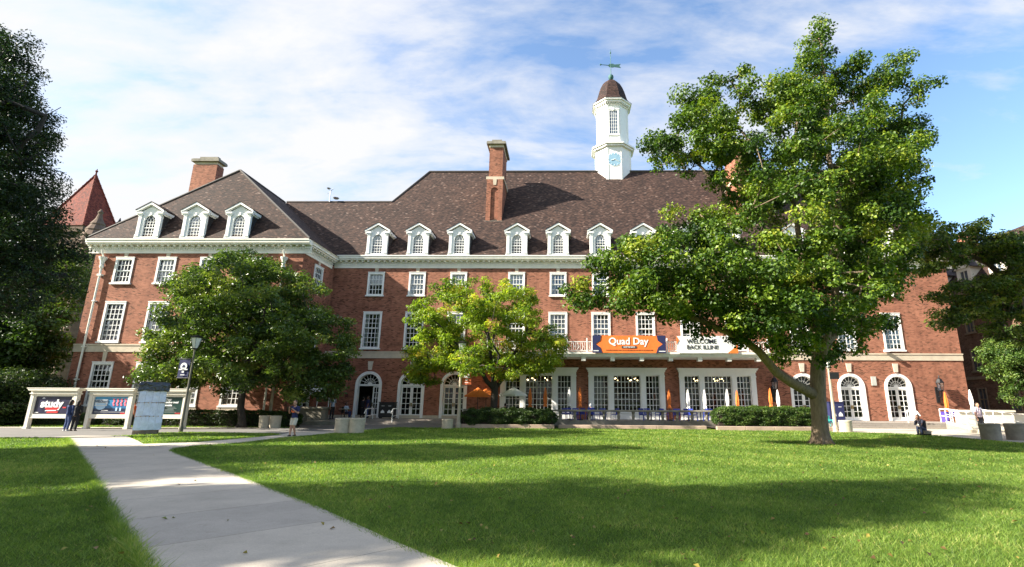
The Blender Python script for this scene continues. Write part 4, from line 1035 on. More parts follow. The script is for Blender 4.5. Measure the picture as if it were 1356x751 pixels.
def paving_mat(name, col, jl=1.5, rot=0.0, var=.18, jcol=.45, two=True):
    m, N, L, b = newmat(name)
    g = N.new('ShaderNodeNewGeometry'); mp = N.new('ShaderNodeMapping'); mp.inputs['Rotation'].default_value = (0, 0, rot); L.new(g.outputs['Position'], mp.inputs[0])
    n1 = N.new('ShaderNodeTexNoise'); n1.inputs['Scale'].default_value = .9; n1.inputs['Detail'].default_value = 9; n1.inputs['Roughness'].default_value = .72; L.new(g.outputs['Position'], n1.inputs['Vector'])
    n2 = N.new('ShaderNodeTexNoise'); n2.inputs['Scale'].default_value = 60; n2.inputs['Detail'].default_value = 4; L.new(g.outputs['Position'], n2.inputs['Vector'])
    r1 = ramp(N, [(.28, tuple(c*(1-var) for c in col)), (.5, col), (.75, tuple(min(1, c*(1+var)) for c in col))]); L.new(n1.outputs['Fac'], r1.inputs[0])
    r2 = ramp(N, [(.3, (.86, .86, .86)), (.7, (1.06, 1.06, 1.06))]); L.new(n2.outputs['Fac'], r2.inputs[0])
    c = mix(N, L, 1.0, r1.outputs[0], r2.outputs[0], 'MULTIPLY')
    s = N.new('ShaderNodeSeparateXYZ'); L.new(mp.outputs[0], s.inputs[0])
    nj = N.new('ShaderNodeTexNoise'); nj.inputs['Scale'].default_value = 3; L.new(g.outputs['Position'], nj.inputs['Vector'])
    def joint(comp, L_):
        f = math_node(N, L, 'FRACT', math_node(N, L, 'DIVIDE', math_node(N, L, 'ADD', comp, math_node(N, L, 'MULTIPLY', nj.outputs['Fac'], .03)), L_))
        return math_node(N, L, 'LESS_THAN', f, .012/L_*1.2)
    j = joint(s.outputs[1], jl)
    n3 = N.new('ShaderNodeTexNoise'); n3.inputs['Scale'].default_value = 4.5; n3.inputs['Detail'].default_value = 10; n3.inputs['Roughness'].default_value = .8; n3.inputs['Distortion'].default_value = .6; L.new(g.outputs['Position'], n3.inputs['Vector'])
    r3 = ramp(N, [(.30, (.62, .60, .56)), (.42, (1, 1, 1)), (1, (1, 1, 1))]); L.new(n3.outputs['Fac'], r3.inputs[0]); c = mix(N, L, .75, c, r3.outputs[0], 'MULTIPLY')
    slab = N.new('ShaderNodeTexWhiteNoise'); slab.noise_dimensions = '1D'; L.new(math_node(N, L, 'FLOOR', math_node(N, L, 'DIVIDE', s.outputs[1], jl)), slab.inputs['W'])
    rs = ramp(N, [(0, (.86, .86, .87)), (1, (1.06, 1.05, 1.03))]); L.new(slab.outputs['Value'], rs.inputs[0]); c = mix(N, L, 1.0, c, rs.outputs[0], 'MULTIPLY')
    if two: j = math_node(N, L, 'MAXIMUM', j, joint(s.outputs[0], jl))
    c = mix(N, L, j, c, tuple(x*jcol for x in col))
    L.new(c, b.inputs['Base Color']); b.inputs['Roughness'].default_value = .9; b.inputs['Specular IOR Level'].default_value = .25
    bp = N.new('ShaderNodeBump'); bp.inputs['Strength'].default_value = .35; bp.inputs['Distance'].default_value = .006; L.new(n2.outputs['Fac'], bp.inputs['Height']); L.new(bp.outputs['Normal'], b.inputs['Normal'])
    return m
PATHM = paving_mat('concrete_path', (.51, .455, .38), 1.9, R(-45), two=False)
PAVEM = paving_mat('concrete_plaza', (.36, .335, .30), 1.6, 0)
ASPH = paving_mat('asphalt_walk', (.20, .19, .18), 400, 0, two=False)
TERR = paving_mat('terrace_paving', (.31, .275, .24), 1.2, 0)

G = lambda *p: [gp(a, b) for a, b in p]
path_poly = [(-1.13+7.0, 5.57-6.93), (-1.13, 5.57)] + G((520, 718), (420, 672), (300, 625)) + G((232, 600.5), (227, 597.5), (232, 594.5)) + G((262, 590.5), (320, 587), (379, 580), (452, 573.4), (470, 571.5)) \
    + [(-12.4, 30.5), (-15.2, 29.0)] + G((372, 576.2), (340, 579.5), (263, 586), (190, 588.5)) + G((181, 583.5), (168, 578)) + [(-23.2, 24.6), (-23.5, 23.4)] + G((88, 581), (140, 667), (190, 751)) + [(-4.2+7.2, 5.46-7.1)]
left_edge_far = gp(88, 580.6)
pave_poly = [(-70, 23.3), (-30, 23.2), (left_edge_far[0]-.3, left_edge_far[1]+.25)] + [(-22.6, 23.6), (-21.6, 25.0)] + G((172, 576.8), (205, 573.3), (250, 572.5), (300, 573), (368, 574.5)) + G((372, 575.8)) + [(-13.2, 27.5)] + G((452, 573), (522, 566)) + [(-8.2, 35.2), (-7.4, 35.0), (-7.4, 43.9), (-21.0, 43.9), (-21.0, 35.0), (-18.0, 34.9), (-18.0, 33.6), (-31, 33.0), (-33, 32.5), (-70, 31.8)]
def sheet(name, poly, z, m):
    mb = MB(); P = [Vector((x, y, 0)) for x, y in poly]
    from mathutils.geometry import tessellate_polygon
    tr = tessellate_polygon([P])
    mb.add([(p.x, p.y, z) for p in P], [tuple(t) for t in tr])
    o = mb.build(name, m)
    me = o.data
    import bmesh
    bm_ = bmesh.new(); bm_.from_mesh(me); bmesh.ops.recalc_face_normals(bm_, faces=bm_.faces)
    for f in bm_.faces:
        if f.normal.z < 0: f.normal_flip()
    bm_.to_mesh(me); bm_.free()
    return structure(o)
sheet('pavement', pave_poly, .012, ASPH)
sheet('path', path_poly, .020, PATHM)
# light concrete edge strip by the poster boards
mb = MB(); mb.poly([(-45, 31.2, .018), (-19, 32.0, .018), (-19, 33.4, .018), (-45, 32.2, .018)]); structure(mb.build('pavement_edge', PATHM))
# right-hand plaza in front of the steps
plaza = [gp(1097, 572.6), gp(1130, 572.8), gp(1180, 574), gp(1250, 578), gp(1300, 582.5), gp(1356, 587), (27, 22), (60, 16), (60, 39), (17.4, 39), (17.4, 34.2)]
sheet('plaza', plaza, .012, PATHM)
mb = MB(); mb.box(-20.9, -7.5, 41.2, 43.94, 0.0, FL-.02); mb.box(-20.9, -7.5, 40.75, 41.2, .0, .26); mb.box(-20.9, -7.5, 40.3, 40.75, .0, .13)
mb.box(-7.49, 17.4, 38.35, 43.94, 0, FL-.02); mb.box(17.41, 33.9, 39.2, 43.94, 0, FL-.02); mb.box(17.41, 29, 38.75, 39.2, 0, .26); mb.box(17.41, 29, 38.3, 38.75, 0, .13)
mb.box(29.01, 38, 38.3, 39.2, 0, FL-.02); mb.box(33.91, 38, 39.2, 60, 0, FL-.02)
structure(mb.build('terrace', TERR))
mb = MB(); mb.poly([(-7.4, 35.4, .10), (-.6, 35.4, .10), (-.6, 38.3, .10), (-7.4, 38.3, .10)]); mb.poly([(-.6, 36.4, .01), (9.9, 36.2, .01), (9.9, 38.3, .01), (-.6, 38.3, .01)]); mb.poly([(9.9, 34.8, .12), (17.3, 34.8, .12), (17.3, 38.3, .12), (9.9, 38.3, .12)])
mb.poly([(-31.5, 33.4, .006), (-21.3, 33.9, .024), (-21.3, 38.5, .024), (-38, 38.5, .006)])
structure(mb.build('planting_bed', PSOIL))
# stone curbs
def curb(label, pts, h=.27, w=.34, seg=1.7):
    t = thing('stone_curb', label, 'curb', (pts[0][0], pts[0][1], 0)); o = Vector((pts[0][0], pts[0][1]))
    for a, b in zip(pts, pts[1:]):
        a = Vector(a); b = Vector(b); L_ = (b-a).length; n = max(1, round(L_/seg)); u = (b-a)/L_
        for k in range(n):
            c = a+u*(L_*(k+.5)/n)-o; mb = MB(); mb.obox((c.x, c.y), u, L_/n/2-.008, w/2, -.05, h+rnd.uniform(-.006, .006)); bevel(mb.build('curb_stone', STONE_P, t), .015, 1)
    return t
curb('pinkish stone curb in front of the low dark shrubs', [(-7.4, 35.3), (-.75, 35.15)])
curb('pinkish stone curb in front of the clipped yew hedge', [(9.9, 34.5), (17.35, 34.3)], .25)
curb('weathered stone ledge at the foot of the balustrade', [(-.5, 36.2), (9.6, 35.9)], .22, .5, 3.2)

# balustrade of the terrace
t = thing('balustrade', 'low grey stone balustrade along the cafe terrace', 'balustrade', (4.5, 38.5, 0))
mb = MB(); mb.box(-12.1, 12.9, -.18, .18, 1.08, 1.22); bevel(mb.build('rail', STONE_D, t), .03, 2)
mb = MB(); mb.box(-12.1, 12.9, -.16, .16, .0, .46); mb.build('base', STONE_D, t)
x = -4.9
while x < 12.8:
    mb = MB(); mb.lathe([(.13, 0), (.13, .06), (.09, .1), (.12, .3), (.09, .48), (.12, .56), (.12, .62)], (x, 0, .46), 8); mb.build('baluster', STONE_D, t); x += 1.08
mb = MB(); mb.box(-12.1, -5.6, -.15, .15, .46, 1.08); mb.build('solid_wall', STONE_D, t)

# stone planter wall by the left terrace
t = thing('planter_wall', 'low limestone planter wall with sunlit stripes left of the open door', 'wall', (-19.8, 39.3, 0))
mb = MB(); mb.box(-2.9, 1.3, -.25, .9, 0, 1.15); mb.box(-3.0, 1.4, -.35, 1.0, 1.15, 1.3); mb.box(-3.0, 3.0, -1.3, -.25, 0, .30); mb.box(-3.0, .6, -.9, -.25, .3, .55)
bevel(mb.build('wall', plain('grey_limestone', (.26, .235, .185), .85, var=.2, bump=.3), t), .02, 1)

# ramp with railings at the right
t = thing('ramp', 'pale concrete access ramp with white pipe railings at right', 'ramp', (27.0, 34.5, 0))
rx0, ry0 = 27.6-27, 38.3-34.5; rx1, ry1 = 24.0-27, 29.6-34.5; u = Vector((rx1-rx0, ry1-ry0, 0)); Lr = u.length; u.normalize(); w_ = Vector((-u.y, u.x, 0))
w_ = w_ if w_.x > 0 else -w_
def RP(s_, q, z): p = Vector((rx0, ry0, 0))+u*s_+w_*q; return (p.x, p.y, z)
mb = MB(); hz = lambda s_: FL*(1-s_/Lr)+.02
mb.add([RP(0, 0, 0), RP(Lr, 0, 0), RP(Lr, 2.0, 0), RP(0, 2.0, 0), RP(0, 0, hz(0)), RP(Lr, 0, hz(Lr)), RP(Lr, 2.0, hz(Lr)), RP(0, 2.0, hz(0))], [(0,1,2,3), (4,7,6,5), (0,4,5,1), (1,5,6,2), (2,6,7,3), (3,7,4,0)])
mb.build('slab', STONE, t)
mb = MB()
for q in (0.06, 1.9):
    mb.add([RP(0, q-.06, 0), RP(Lr, q-.06, 0), RP(Lr, q+.06, 0), RP(0, q+.06, 0), RP(0, q-.06, hz(0)+.14), RP(Lr, q-.06, hz(Lr)+.14), RP(Lr, q+.06, hz(Lr)+.14), RP(0, q+.06, hz(0)+.14)], [(0,1,2,3), (4,7,6,5), (0,4,5,1), (1,5,6,2), (2,6,7,3), (3,7,4,0)])
mb.build('kerb', CREAM, t)
for q in (0.06, 1.9):
    mb = MB(); zs = lambda s_: hz(s_)+.14
    for hh in (.9, .5): mb.tube([RP(0, q, zs(0)+hh), RP(Lr, q, zs(Lr)+hh)], .024, 7)
    n = 6
    for k in range(n+1): s_ = Lr*k/n; mb.tube([RP(s_, q, zs(s_)-.02), RP(s_, q, zs(s_)+.9)], .024, 7)
    mb.build('railing', WHITE, t)
t = thing('terrace_wall', 'pale stone parapet wall behind the ramp at the right edge', 'wall', (32.6, 39.0, 0))
mb = MB(); mb.box(-3.6, .4, -.2, .2, 0, 1.22); mb.box(-3.7, .5, -.3, .3, 1.22, 1.36); mb.box(.4, 6, .2, .6, 0, 1.0); mb.box(.5, 6, .1, .7, 1.0, 1.12); mb.build('wall', CREAM, t)
# hand rails at the doors
def rails(label, x, y, z, group='white handrails at the door steps'):
    t = thing('handrail', label, 'railing', (x, y, z), group=group)
    mb = MB()
    for dx in (0, .0):
        pass
    mb.tube([(0, 0, -.3), (0, 0, .95)], .035, 7); mb.build('post', WHITE, t); mb = MB(); mb.tube([(.1, 1.2, 0), (.1, 1.2, 1.0)], .035, 7); mb.build('post', WHITE, t)
    mb = MB(); mb.tube([(0, -.35, .62), (0, -.05, .93), (.0, .3, .98), (.1, 1.2, 1.0)], .035, 7); mb.tube([(0, -.1, .4), (.1, 1.2, .5)], .025, 6); mb.build('rail', WHITE, t)
rails('white pipe handrail at right of the second arched door from the right end', 26.0, 38.9, .3)
rails('white pipe handrail at right of the rightmost arched door', 29.6, 40.5, .4)
rails('short pale handrail left of the second arched door at left', -13.6, 40.6, .2)
rails('short pale handrail right of the open arched door', -15.7, 40.6, .2)

# ================================================================ GRASS
def inside(poly, X, Y):
    c = np.zeros(X.shape, bool); n = len(poly)
    for i in range(n):
        x0, y0 = poly[i]; x1, y1 = poly[(i+1) % n]
        if y0 == y1: continue
        k = ((y0 > Y) != (y1 > Y)) & (X < (x1-x0)*(Y-y0)/(y1-y0)+x0); c ^= k
    return c
GM = leaf_mat('grass_blades', [(0, (.045, .10, .015)), (.35, (.125, .215, .034)), (.65, (.225, .33, .06)), (.9, (.34, .39, .10)), (1, (.50, .45, .16))], .45, .5)
npr = np.random.default_rng(5)
pts = []
def band(y0, y1, dens, w, h):
    # wedge visible by the camera and a little around
    A_ = (y1-y0)*(2.3*y1+4); n = int(dens*A_)
    Y = npr.uniform(y0, y1, n); X = npr.uniform(-1.15, 1.15, n)*(y1+2)-.5
    k = (np.abs(X+.15*Y*0) < 1.08*Y+3)
    X, Y = X[k], Y[k]
    k = ~inside(path_poly, X+npr.normal(0, .03, len(X)), Y+npr.normal(0, .03, len(X))) & ~inside(pave_poly, X, Y) & ~inside(plaza, X, Y)
    k &= ~((Y > 35.0) & (X > -8)) & (Y < 38)
    X, Y = X[k], Y[k]
    pts.append((X, Y, np.full(len(X), w), np.full(len(X), h)))
band(3.6, 6.5, 2600, .006, .045); band(6.5, 9.5, 2000, .008, .045); band(9.5, 14, 1100, .012, .045); band(14, 21, 520, .018, .05); band(21, 29, 260, .03, .055); band(29, 38, 130, .045, .06)
# ragged verge tufts along the path
def edge(poly, i0, i1, dens, w, h):
    for a, b in zip(poly[i0:i1], poly[i0+1:i1+1]):
        a = np.array(a); b = np.array(b); L_ = np.linalg.norm(b-a); n = int(L_*dens); t_ = npr.random(n)[:, None]
        tuft = np.repeat(npr.random(int(L_*6)+1), 1)
        P = a+(b-a)*t_ + npr.normal(0, .045, (n, 2)); pts.append((P[:, 0], P[:, 1], np.full(n, w), h*npr.uniform(.6, 1.6, n)))
edge(path_poly, 0, 5, 500, .008, .05); edge(path_poly, 5, 11, 200, .02, .05); n_ = len(path_poly); edge(path_poly, n_-4, n_-1, 900, .008, .07)
X = np.concatenate([p[0] for p in pts]); Y = np.concatenate([p[1] for p in pts]); Wd = np.concatenate([p[2] for p in pts]); H = np.concatenate([p[3] for p in pts])
n = len(X)
ang = npr.uniform(0, 2*np.pi, n); lean = npr.normal(0, .8, (n, 2)); H = H*npr.uniform(.5, 1.35, n)
patch = np.array([noise.noise(Vector((x*.35, y*.35, 0)))*.40 + noise.noise(Vector((x*1.4, y*1.4, 4)))*.35 + noise.noise(Vector((x*5, y*5, 7)))*.25 for x, y in zip(X, Y)])
mow = .10*np.sign(np.sin((X*.94+Y*.34*0+Y*.8)*2*np.pi/3.2))
H *= (1+patch*.6)
V = np.empty((n, 3, 3)); dx, dy = np.cos(ang)*Wd/2, np.sin(ang)*Wd/2
V[:, 0] = np.stack([X-dx, Y-dy, np.zeros(n)], 1); V[:, 1] = np.stack([X+dx, Y+dy, np.zeros(n)], 1); V[:, 2] = np.stack([X+lean[:, 0]*H, Y+lean[:, 1]*H, H], 1)
me = bpy.data.meshes.new('grass'); me.vertices.add(n*3); me.vertices.foreach_set('co', V.astype(np.float32).ravel())
me.loops.add(n*3); me.loops.foreach_set('vertex_index', np.arange(n*3, dtype=np.int32)); me.polygons.add(n)
me.polygons.foreach_set('loop_start', (np.arange(n)*3).astype(np.int32)); me.polygons.foreach_set('loop_total', np.full(n, 3, np.int32))
a_ = me.attributes.new('tint', 'FLOAT', 'FACE'); a_.data.foreach_set('value', np.clip(.45+patch*.6+mow*.6+npr.normal(0, .22, n), 0, 1).astype(np.float32))
me.materials.append(GM); me.update()
o = bpy.data.objects.new('grass', me); COL.objects.link(o); o['kind'] = 'stuff'; o['label'] = 'short mown green grass of the lawn'; o['category'] = 'grass'
print('grass blades', n)

# fallen leaves
npr = np.random.default_rng(77); n = 900
Yl = npr.uniform(4.5, 32, n)**1.0; Xl = npr.uniform(-1.0, 1.0, n)*Yl*1.05
k = ~inside(pave_poly, Xl, Yl) & (~inside(path_poly, Xl, Yl) | (npr.random(n) < .12))
near = np.hypot(Xl-11, Yl-23) < 9
Xl, Yl = Xl[k], Yl[k]
X2 = 11+npr.normal(0, 4, 350); Y2 = 23+npr.normal(0, 3.5, 350)
Xl = np.concatenate([Xl, X2]); Yl = np.concatenate([Yl, Y2]); k = Yl < 33; Xl, Yl = Xl[k], Yl[k]
onp = inside(path_poly, Xl, Yl)
P = np.stack([Xl, Yl, np.where(onp, .035, .05)], 1); nr = np.array([0, 0, 1.0])+npr.normal(0, .35, (len(P), 3))
o = leaf_mesh('fallen_leaves', P, nr, npr.uniform(.035, .085, len(P)), npr.random(len(P)), leaf_mat('dry_leaves', [(0, (.07, .04, .015)), (.4, (.20, .12, .03)), (.7, (.32, .25, .05)), (1, (.18, .22, .04))], .1), None, (0, 0, 0), .7, npr)
o['kind'] = 'stuff'; o['label'] = 'small dry leaves fallen on the lawn and the path'; o['category'] = 'leaves'
# ================================================================ STREET FURNITURE
def ground_at(px, py): x, y = gp(px, py); return (x, y, 0)
# --- poster boards
def board(label, xl, xr, y, face):
    w = xr-xl; h = w/2
    t = thing('poster_board', label, 'notice board', ((xl+xr)/2, y, 0), R(0), group='cream poster boards beside the path')
    for s_ in (-1, 1):
        mb = MB(); a, b = sorted((s_*h, s_*(h-.22))); mb.box(a, b, -.12, .12, 0, 2.02); mb.box(a-.03, b+.03, -.15, .15, 0, .12); bevel(mb.build('post', CREAM, t), .015, 1)
    mb = MB(); e = h-.22
    mb.box(-e, e, -.08, .08, .66, .86); mb.box(-e, e, -.08, .08, 1.90, 2.02); mb.box(-e-.02, -e+.10, -.085, .08, .86, 1.90); mb.box(e-.10, e+.02, -.085, .08, .86, 1.90); mb.box(-e, e, .02, .07, .86, 1.9)
    mb.box(-e, e, -.1, .1, .62, .66)
    mb.build('frame', CREAM, t)
    mb = MB()
    mb.box(-h-.04, h+.04, -.18, .18, 2.02, 2.08); mb.box(-h, h, -.14, .14, 2.08, 2.22); mb.prism_y([(-h-.05, 2.22), (h+.05, 2.22), (h+.16, 2.34), (-h-.16, 2.34)], -.26, .26); mb.box(-h-.18, h+.18, -.28, .28, 2.34, 2.39)
    bevel(mb.build('cornice', CREAM, t), .01, 1)
    mb = MB(); mb.box(-e+.1, e-.1, -.02, .01, .87, 1.89); p = mb.build('poster', face, t)
    return t, p, e-.1
NAVYP = plain('navy_poster', (.022, .02, .055), .35, var=.5, scale=2.2)
GREENP = plain('dark_green_poster', (.012, .045, .038), .35, var=.15)
def skyposter():
    m, N, L, b = newmat('blue_poster'); tc = N.new('ShaderNodeTexCoord'); s_ = N.new('ShaderNodeSeparateXYZ'); L.new(tc.outputs['Generated'], s_.inputs[0])
    r = ramp(N, [(0, (.005, .012, .05)), (.3, (.006, .02, .07)), (.36, (.03, .15, .34)), (1, (.05, .30, .55))]); L.new(s_.outputs[2], r.inputs[0]); L.new(r.outputs[0], b.inputs['Base Color']); b.inputs['Roughness'].default_value = .35; return m
BLUEP = skyposter()
RED = plain('red_ink', (.65, .03, .03), .5, var=.05); PINK = plain('pink_ink', (.80, .16, .22), .5, var=.05); LBLUE = plain('light_blue_ink', (.45, .65, .85), .5, var=.03)
yb = 30.6
def bx_(px): return at(px, 545, yb).x
t, p, e = board('cream notice board with navy poster reading study, leftmost beside the path', bx_(38), bx_(100.5), yb, NAVYP)
text('study', .62, WT, p, (-.10, -.035, 1.45), bold=.03, sx=1.0)
mb = MB()
for zc, w, s_ in ((1.20, .42, 0), (1.12, .34, 0), (.97, .34, .06)): mb.prism_y([(-w-.05+s_, zc-.05), (w-.06+s_, zc-.05), (w+s_, zc+.05), (-w+s_, zc+.05)], -.04, -.025)
mb.build('red_brush_mark', RED, p)
text('TRAVEL', .12, WT, p, (-.05, -.045, 1.06), bold=.006) if False else None
mb = MB(); mb.prism_y([(-.42, 1.03), (.25, 1.05), (.28, 1.10), (-.40, 1.085)], -.05, -.041); mb.box(-e+.08, -e+.3, -.035, -.025, .93, .97); mb.prism_y([(-e+.35, 1.76), (-e+.55, 1.76), (-e+.45, 1.84)], -.035, -.025); mb.build('white_line', WT, p)
mb = MB(); mb.prism_y([(e-.52, 1.28), (e-.30, 1.28), (e-.34, 1.20), (e-.50, 1.21)][::-1], -.035, -.025); mb.build('red_arrow', RED, p)
t, p, e = board('cream notice board with blue welcome poster, middle of the three beside the path', bx_(110), bx_(169), yb+.3, BLUEP)
mb = MB(); mb.box(-.98, -.22, -.035, -.025, 1.34, 1.72); mb.build('pale_panel', plain('pale_panel', (.62, .68, .72), .5), p)
text('WELCOME', .19, plain('grey_ink', (.12, .16, .22), .5), p, (-.60, -.045, 1.61), bold=.008, sx=.92)
mb = MB(); mb.prism_y([(-.60+.30*math.cos(a), 1.34+.22*math.sin(a)) for a in np.linspace(math.pi, 2*math.pi, 12)], -.042, -.03); mb.box(-.9, -.3, -.042, -.036, 1.40, 1.50); mb.box(.02, e-.08, -.035, -.03, 1.80, 1.82); mb.build('light_shape', LBLUE, p)
mb = MB()
for k in range(4):
    x = .17+k*.235
    for j in range(4): mb.ball((x+(.02 if j % 2 else -.02), -.03, 1.72-j*.105), .065, sy=.15, n=4)
mb.build('pink_figures', PINK, p)
mb = MB()
for k in (1, 2): mb.box(.12+k*.235-.01, .22+k*.235, -.035, -.028, 1.06, 1.26); mb.build('light_shape', LBLUE, p); mb = MB()
mb = MB(); mb.box(-.95, e-.1, -.035, -.03, .985, 1.0); mb.box(-.5, -.1, -.035, -.03, 1.07, 1.1); mb.build('white_line', WT, p)
mb = MB(); mb.box(e-.35, e-.05, -.035, -.03, .90, .955); mb.build('red_mark', RED, p)
t, p, e = board('cream notice board with dark green poster, partly hidden by the wrapped kiosk', bx_(178), bx_(238), yb+.6, GREENP)
text('Your\nonline meal\nawaits', .17, WT, p, (-.02, -.035, 1.58), bold=.006, align='LEFT')
mb = MB()
for k in range(5): mb.box(-.0, .62+.1*math.sin(k*2), -.035, -.03, 1.29-.075*k, 1.31-.075*k)
mb.build('small_print', plain('faint_ink', (.3, .36, .34), .6), p)
mb = MB(); mb.box(e-.4, e-.06, -.035, -.03, .92, .96); mb.build('red_mark', RED, p)

# --- wrapped kiosk
kx, ky, _ = ground_at(192, 575)
t = thing('kiosk', 'poster kiosk wrapped in pale plastic sheets with black crumpled tarp on top', 'kiosk', (kx, ky, 0), R(43))
t.scale = (.70, .80, 1.08)
mb = MB(); mb.prism_z([(-.78, -.45), (.62, -.5), (.80, .35), (-.6, .4)], 0, 2.1); mb.build('body', WOODP, t)
def crumple(mb, x0, x1, z0, z1, y, amp, seed, nx=40, nz=24, taper=0.0, bulge=0.0):
    vs = []; fs = []
    for j in range(nz+1):
        for i in range(nx+1):
            u_, v_ = i/nx, j/nz; z = z0+(z1-z0)*v_
            xm = (x0+x1)/2; x = xm+(x0-xm+(x1-x0)*u_)*(1+taper*(1-v_)**1.5)
            yy = y+amp*noise.noise(Vector((x*3+seed, z*3, 0)))+amp*.5*noise.noise(Vector((x*8, z*8+seed, 1)))-bulge*math.sin(math.pi*v_)
            vs.append((x, yy, z+.03*noise.noise(Vector((x*2, seed, 2)))))
    for j in range(nz):
        for i in range(nx): fs.append((j*(nx+1)+i, j*(nx+1)+i+1, (j+1)*(nx+1)+i+1, (j+1)*(nx+1)+i))
    mb.add(vs, fs)
PLAS = plain('pale_plastic_sheet', (.72, .76, .93), .3, var=.12, scale=7, spec=.7); 
k_ = 0
for j, (z0, z1) in enumerate(((.20, .80), (.84, 1.42), (1.46, 2.06))):
    for i in range(4):
        x0 = -.80+i*.40; mb = MB(); crumple(mb, x0, x0+.392, z0, z1+.02, -.56-(2-j)*.03, .035, k_*3.1, 10, 12, (.04, .02, .0)[j]); k_ += 1
        mb.build('plastic_sheet', PLAS, t, smooth=True)
mb = MB()
for z in (.82, 1.44):
    for i in range(7): x = -.72+i*.24+rnd.uniform(-.05, .05); mb.box(x, x+.05, -.66, -.63, z-.02, z+.03)
mb.build('coloured_clip', plain('clips', (.45, .3, .2), .5, var=.5, scale=6), t)
mb = MB()   # tarp : displaced closed ring
nx, nz = 96, 14; vs = []; fs = []
ring = [(-.92, -.62), (.92, -.66), (.96, .5), (-.88, .5)]
for j in range(nz+1):
    for i in range(nx):
        q = i/nx*4; k = int(q); f = q-k; a = ring[k]; b = ring[(k+1) % 4]
        x = a[0]+(b[0]-a[0])*f; y = a[1]+(b[1]-a[1])*f; v_ = j/nz; s_ = 1-.10*max(0, v_-.75)/.25
        nn = noise.noise(Vector((x*4, y*4, v_*3)))*.07+noise.noise(Vector((x*11, y*11, v_*8)))*.035
        vs.append((x*(s_+nn*.7), y*(s_+nn*.7), 1.98+.42*v_+(.04*noise.noise(Vector((x*3, y*3, 9))))))
for j in range(nz):
    for i in range(nx): fs.append((j*nx+i, j*nx+(i+1) % nx, (j+1)*nx+(i+1) % nx, (j+1)*nx+i))
fs.append(tuple(nz*nx+i for i in range(nx))); mb.add(vs, fs)
mb.build('tarp', plain('black_shiny_tarp', (.014, .015, .018), .25, var=.3, spec=.9), t)

# --- lamp posts
def lamp_post(label, loc, h=4.2, polem=None, ban=None, side=-1, thick=.07):
    t = thing('lamp_post', label, 'lamp post', loc, group='lamp posts in front of the hall')
    polem = polem or STONE_D
    mb = MB(); mb.lathe([(thick*1.9, 0), (thick*1.9, .25), (thick*1.3, .4), (thick*1.15, 1.0), (thick*.8, h), (thick*1.2, h+.03), (thick*1.2, h+.08)], n=10); mb.build('pole', polem, t)
    mb = MB(); z = h+.08
    mb.lathe([(.12, z), (.15, z+.04)], n=6); mb.lathe([(.34, z+.62), (.36, z+.66), (.30, z+.70), (.06, z+.80)], n=6)
    for k in range(6): a = k*math.pi/3; mb.tube([(.14*math.cos(a), .14*math.sin(a), z+.04), (.29*math.cos(a), .29*math.sin(a), z+.63)], .009, 4)
    mb.build('lamp_head', IRON, t)
    mb = MB(); mb.lathe([(.13, z+.045), (.285, z+.615)], n=6); mb.build('lamp_shade', LAMPG, t)
    if ban:
        mat, top, w, hh = ban; x0, x1 = sorted((side*.12, side*(.12+w)))
        mb = MB(); mb.tube([(0, 0, top+.03), (side*(.14+w), 0, top+.03)], .02, 6); mb.tube([(0, 0, top-hh-.03), (side*(.14+w), 0, top-hh-.03)], .02, 6); mb.build('banner_arm', IRON, t)
        mb = MB(); banner_cloth(mb, x0, x1, top-hh, top, 0, amp=.02, nx=8, nz=14); cl = mb.build('banner', mat, t)
        cx = (x0+x1)/2; zc = top-hh*.38; rr = w*.30
        mb = MB(); P = [(cx+rr*math.cos(a), zc+rr*math.sin(a)*1.05) for a in np.linspace(0, 2*math.pi, 22)[:-1]]; mb.prism_y(P, -.05, -.035); mb.box(cx-rr*1.3, cx+rr*1.3, -.05, -.035, zc-rr*1.15, zc-rr*.8); mb.build('emblem', WT, cl)
        mb = MB(); mb.prism_y([(cx-rr*.5, zc-rr*.35), (cx+rr*.5, zc-rr*.35), (cx+rr*.35, zc+.02), (cx, zc+rr*.55), (cx-rr*.35, zc+.02)], -.06, -.051); mb.build('emblem_mark', mat, cl)
        mb = MB(); mb.box(cx-.06, cx+.06, -.05, -.035, top-hh*.74, top-hh*.64); mb.box(cx-.12, cx+.12, -.05, -.035, top-hh*.88, top-hh*.84); mb.build('emblem', WT, cl)
    return t
def hfor(px, py, loc): return at(px, py, loc[1]).z
L1 = ground_at(239, 572.5)
POLED = plain('dark_olive_pole', (.13, .12, .09), .6)
POLEP = plain('pale_concrete_pole', (.45, .38, .29), .7)
lamp_post('dark lamp post with navy banner beside the wrapped kiosk', L1, hfor(252, 464, L1), POLED, (NAVY, hfor(245, 476, L1), .62, 1.0), -1, .055)
L2 = (*gp(609, 566.5), 0); L2 = (L2[0], L2[1]-.6, 0)
lamp_post('pale lamp post with orange banner in front of the yellow green tree', L2, 5.0, POLEP, (ORNP, hfor(617, 488, L2), .62, 1.12), 1, .10)
L3 = (at(357, 552, 37).x, 37.0, 0)
lamp_post('pale lamp post behind the dark round tree near the planter wall', L3, 4.4, POLEP, None, 1, .09)
L4 = (*gp(1107, 571.5), 0)
t = lamp_post('pale lamp post with small dark sign close to the big tree trunk', L4, 3.95, POLEP, None, 1, .09)
mb = MB(); mb.box(-.05, .55, -.16, -.12, 3.3, 3.75); mb.build('sign', BLACKM, t)

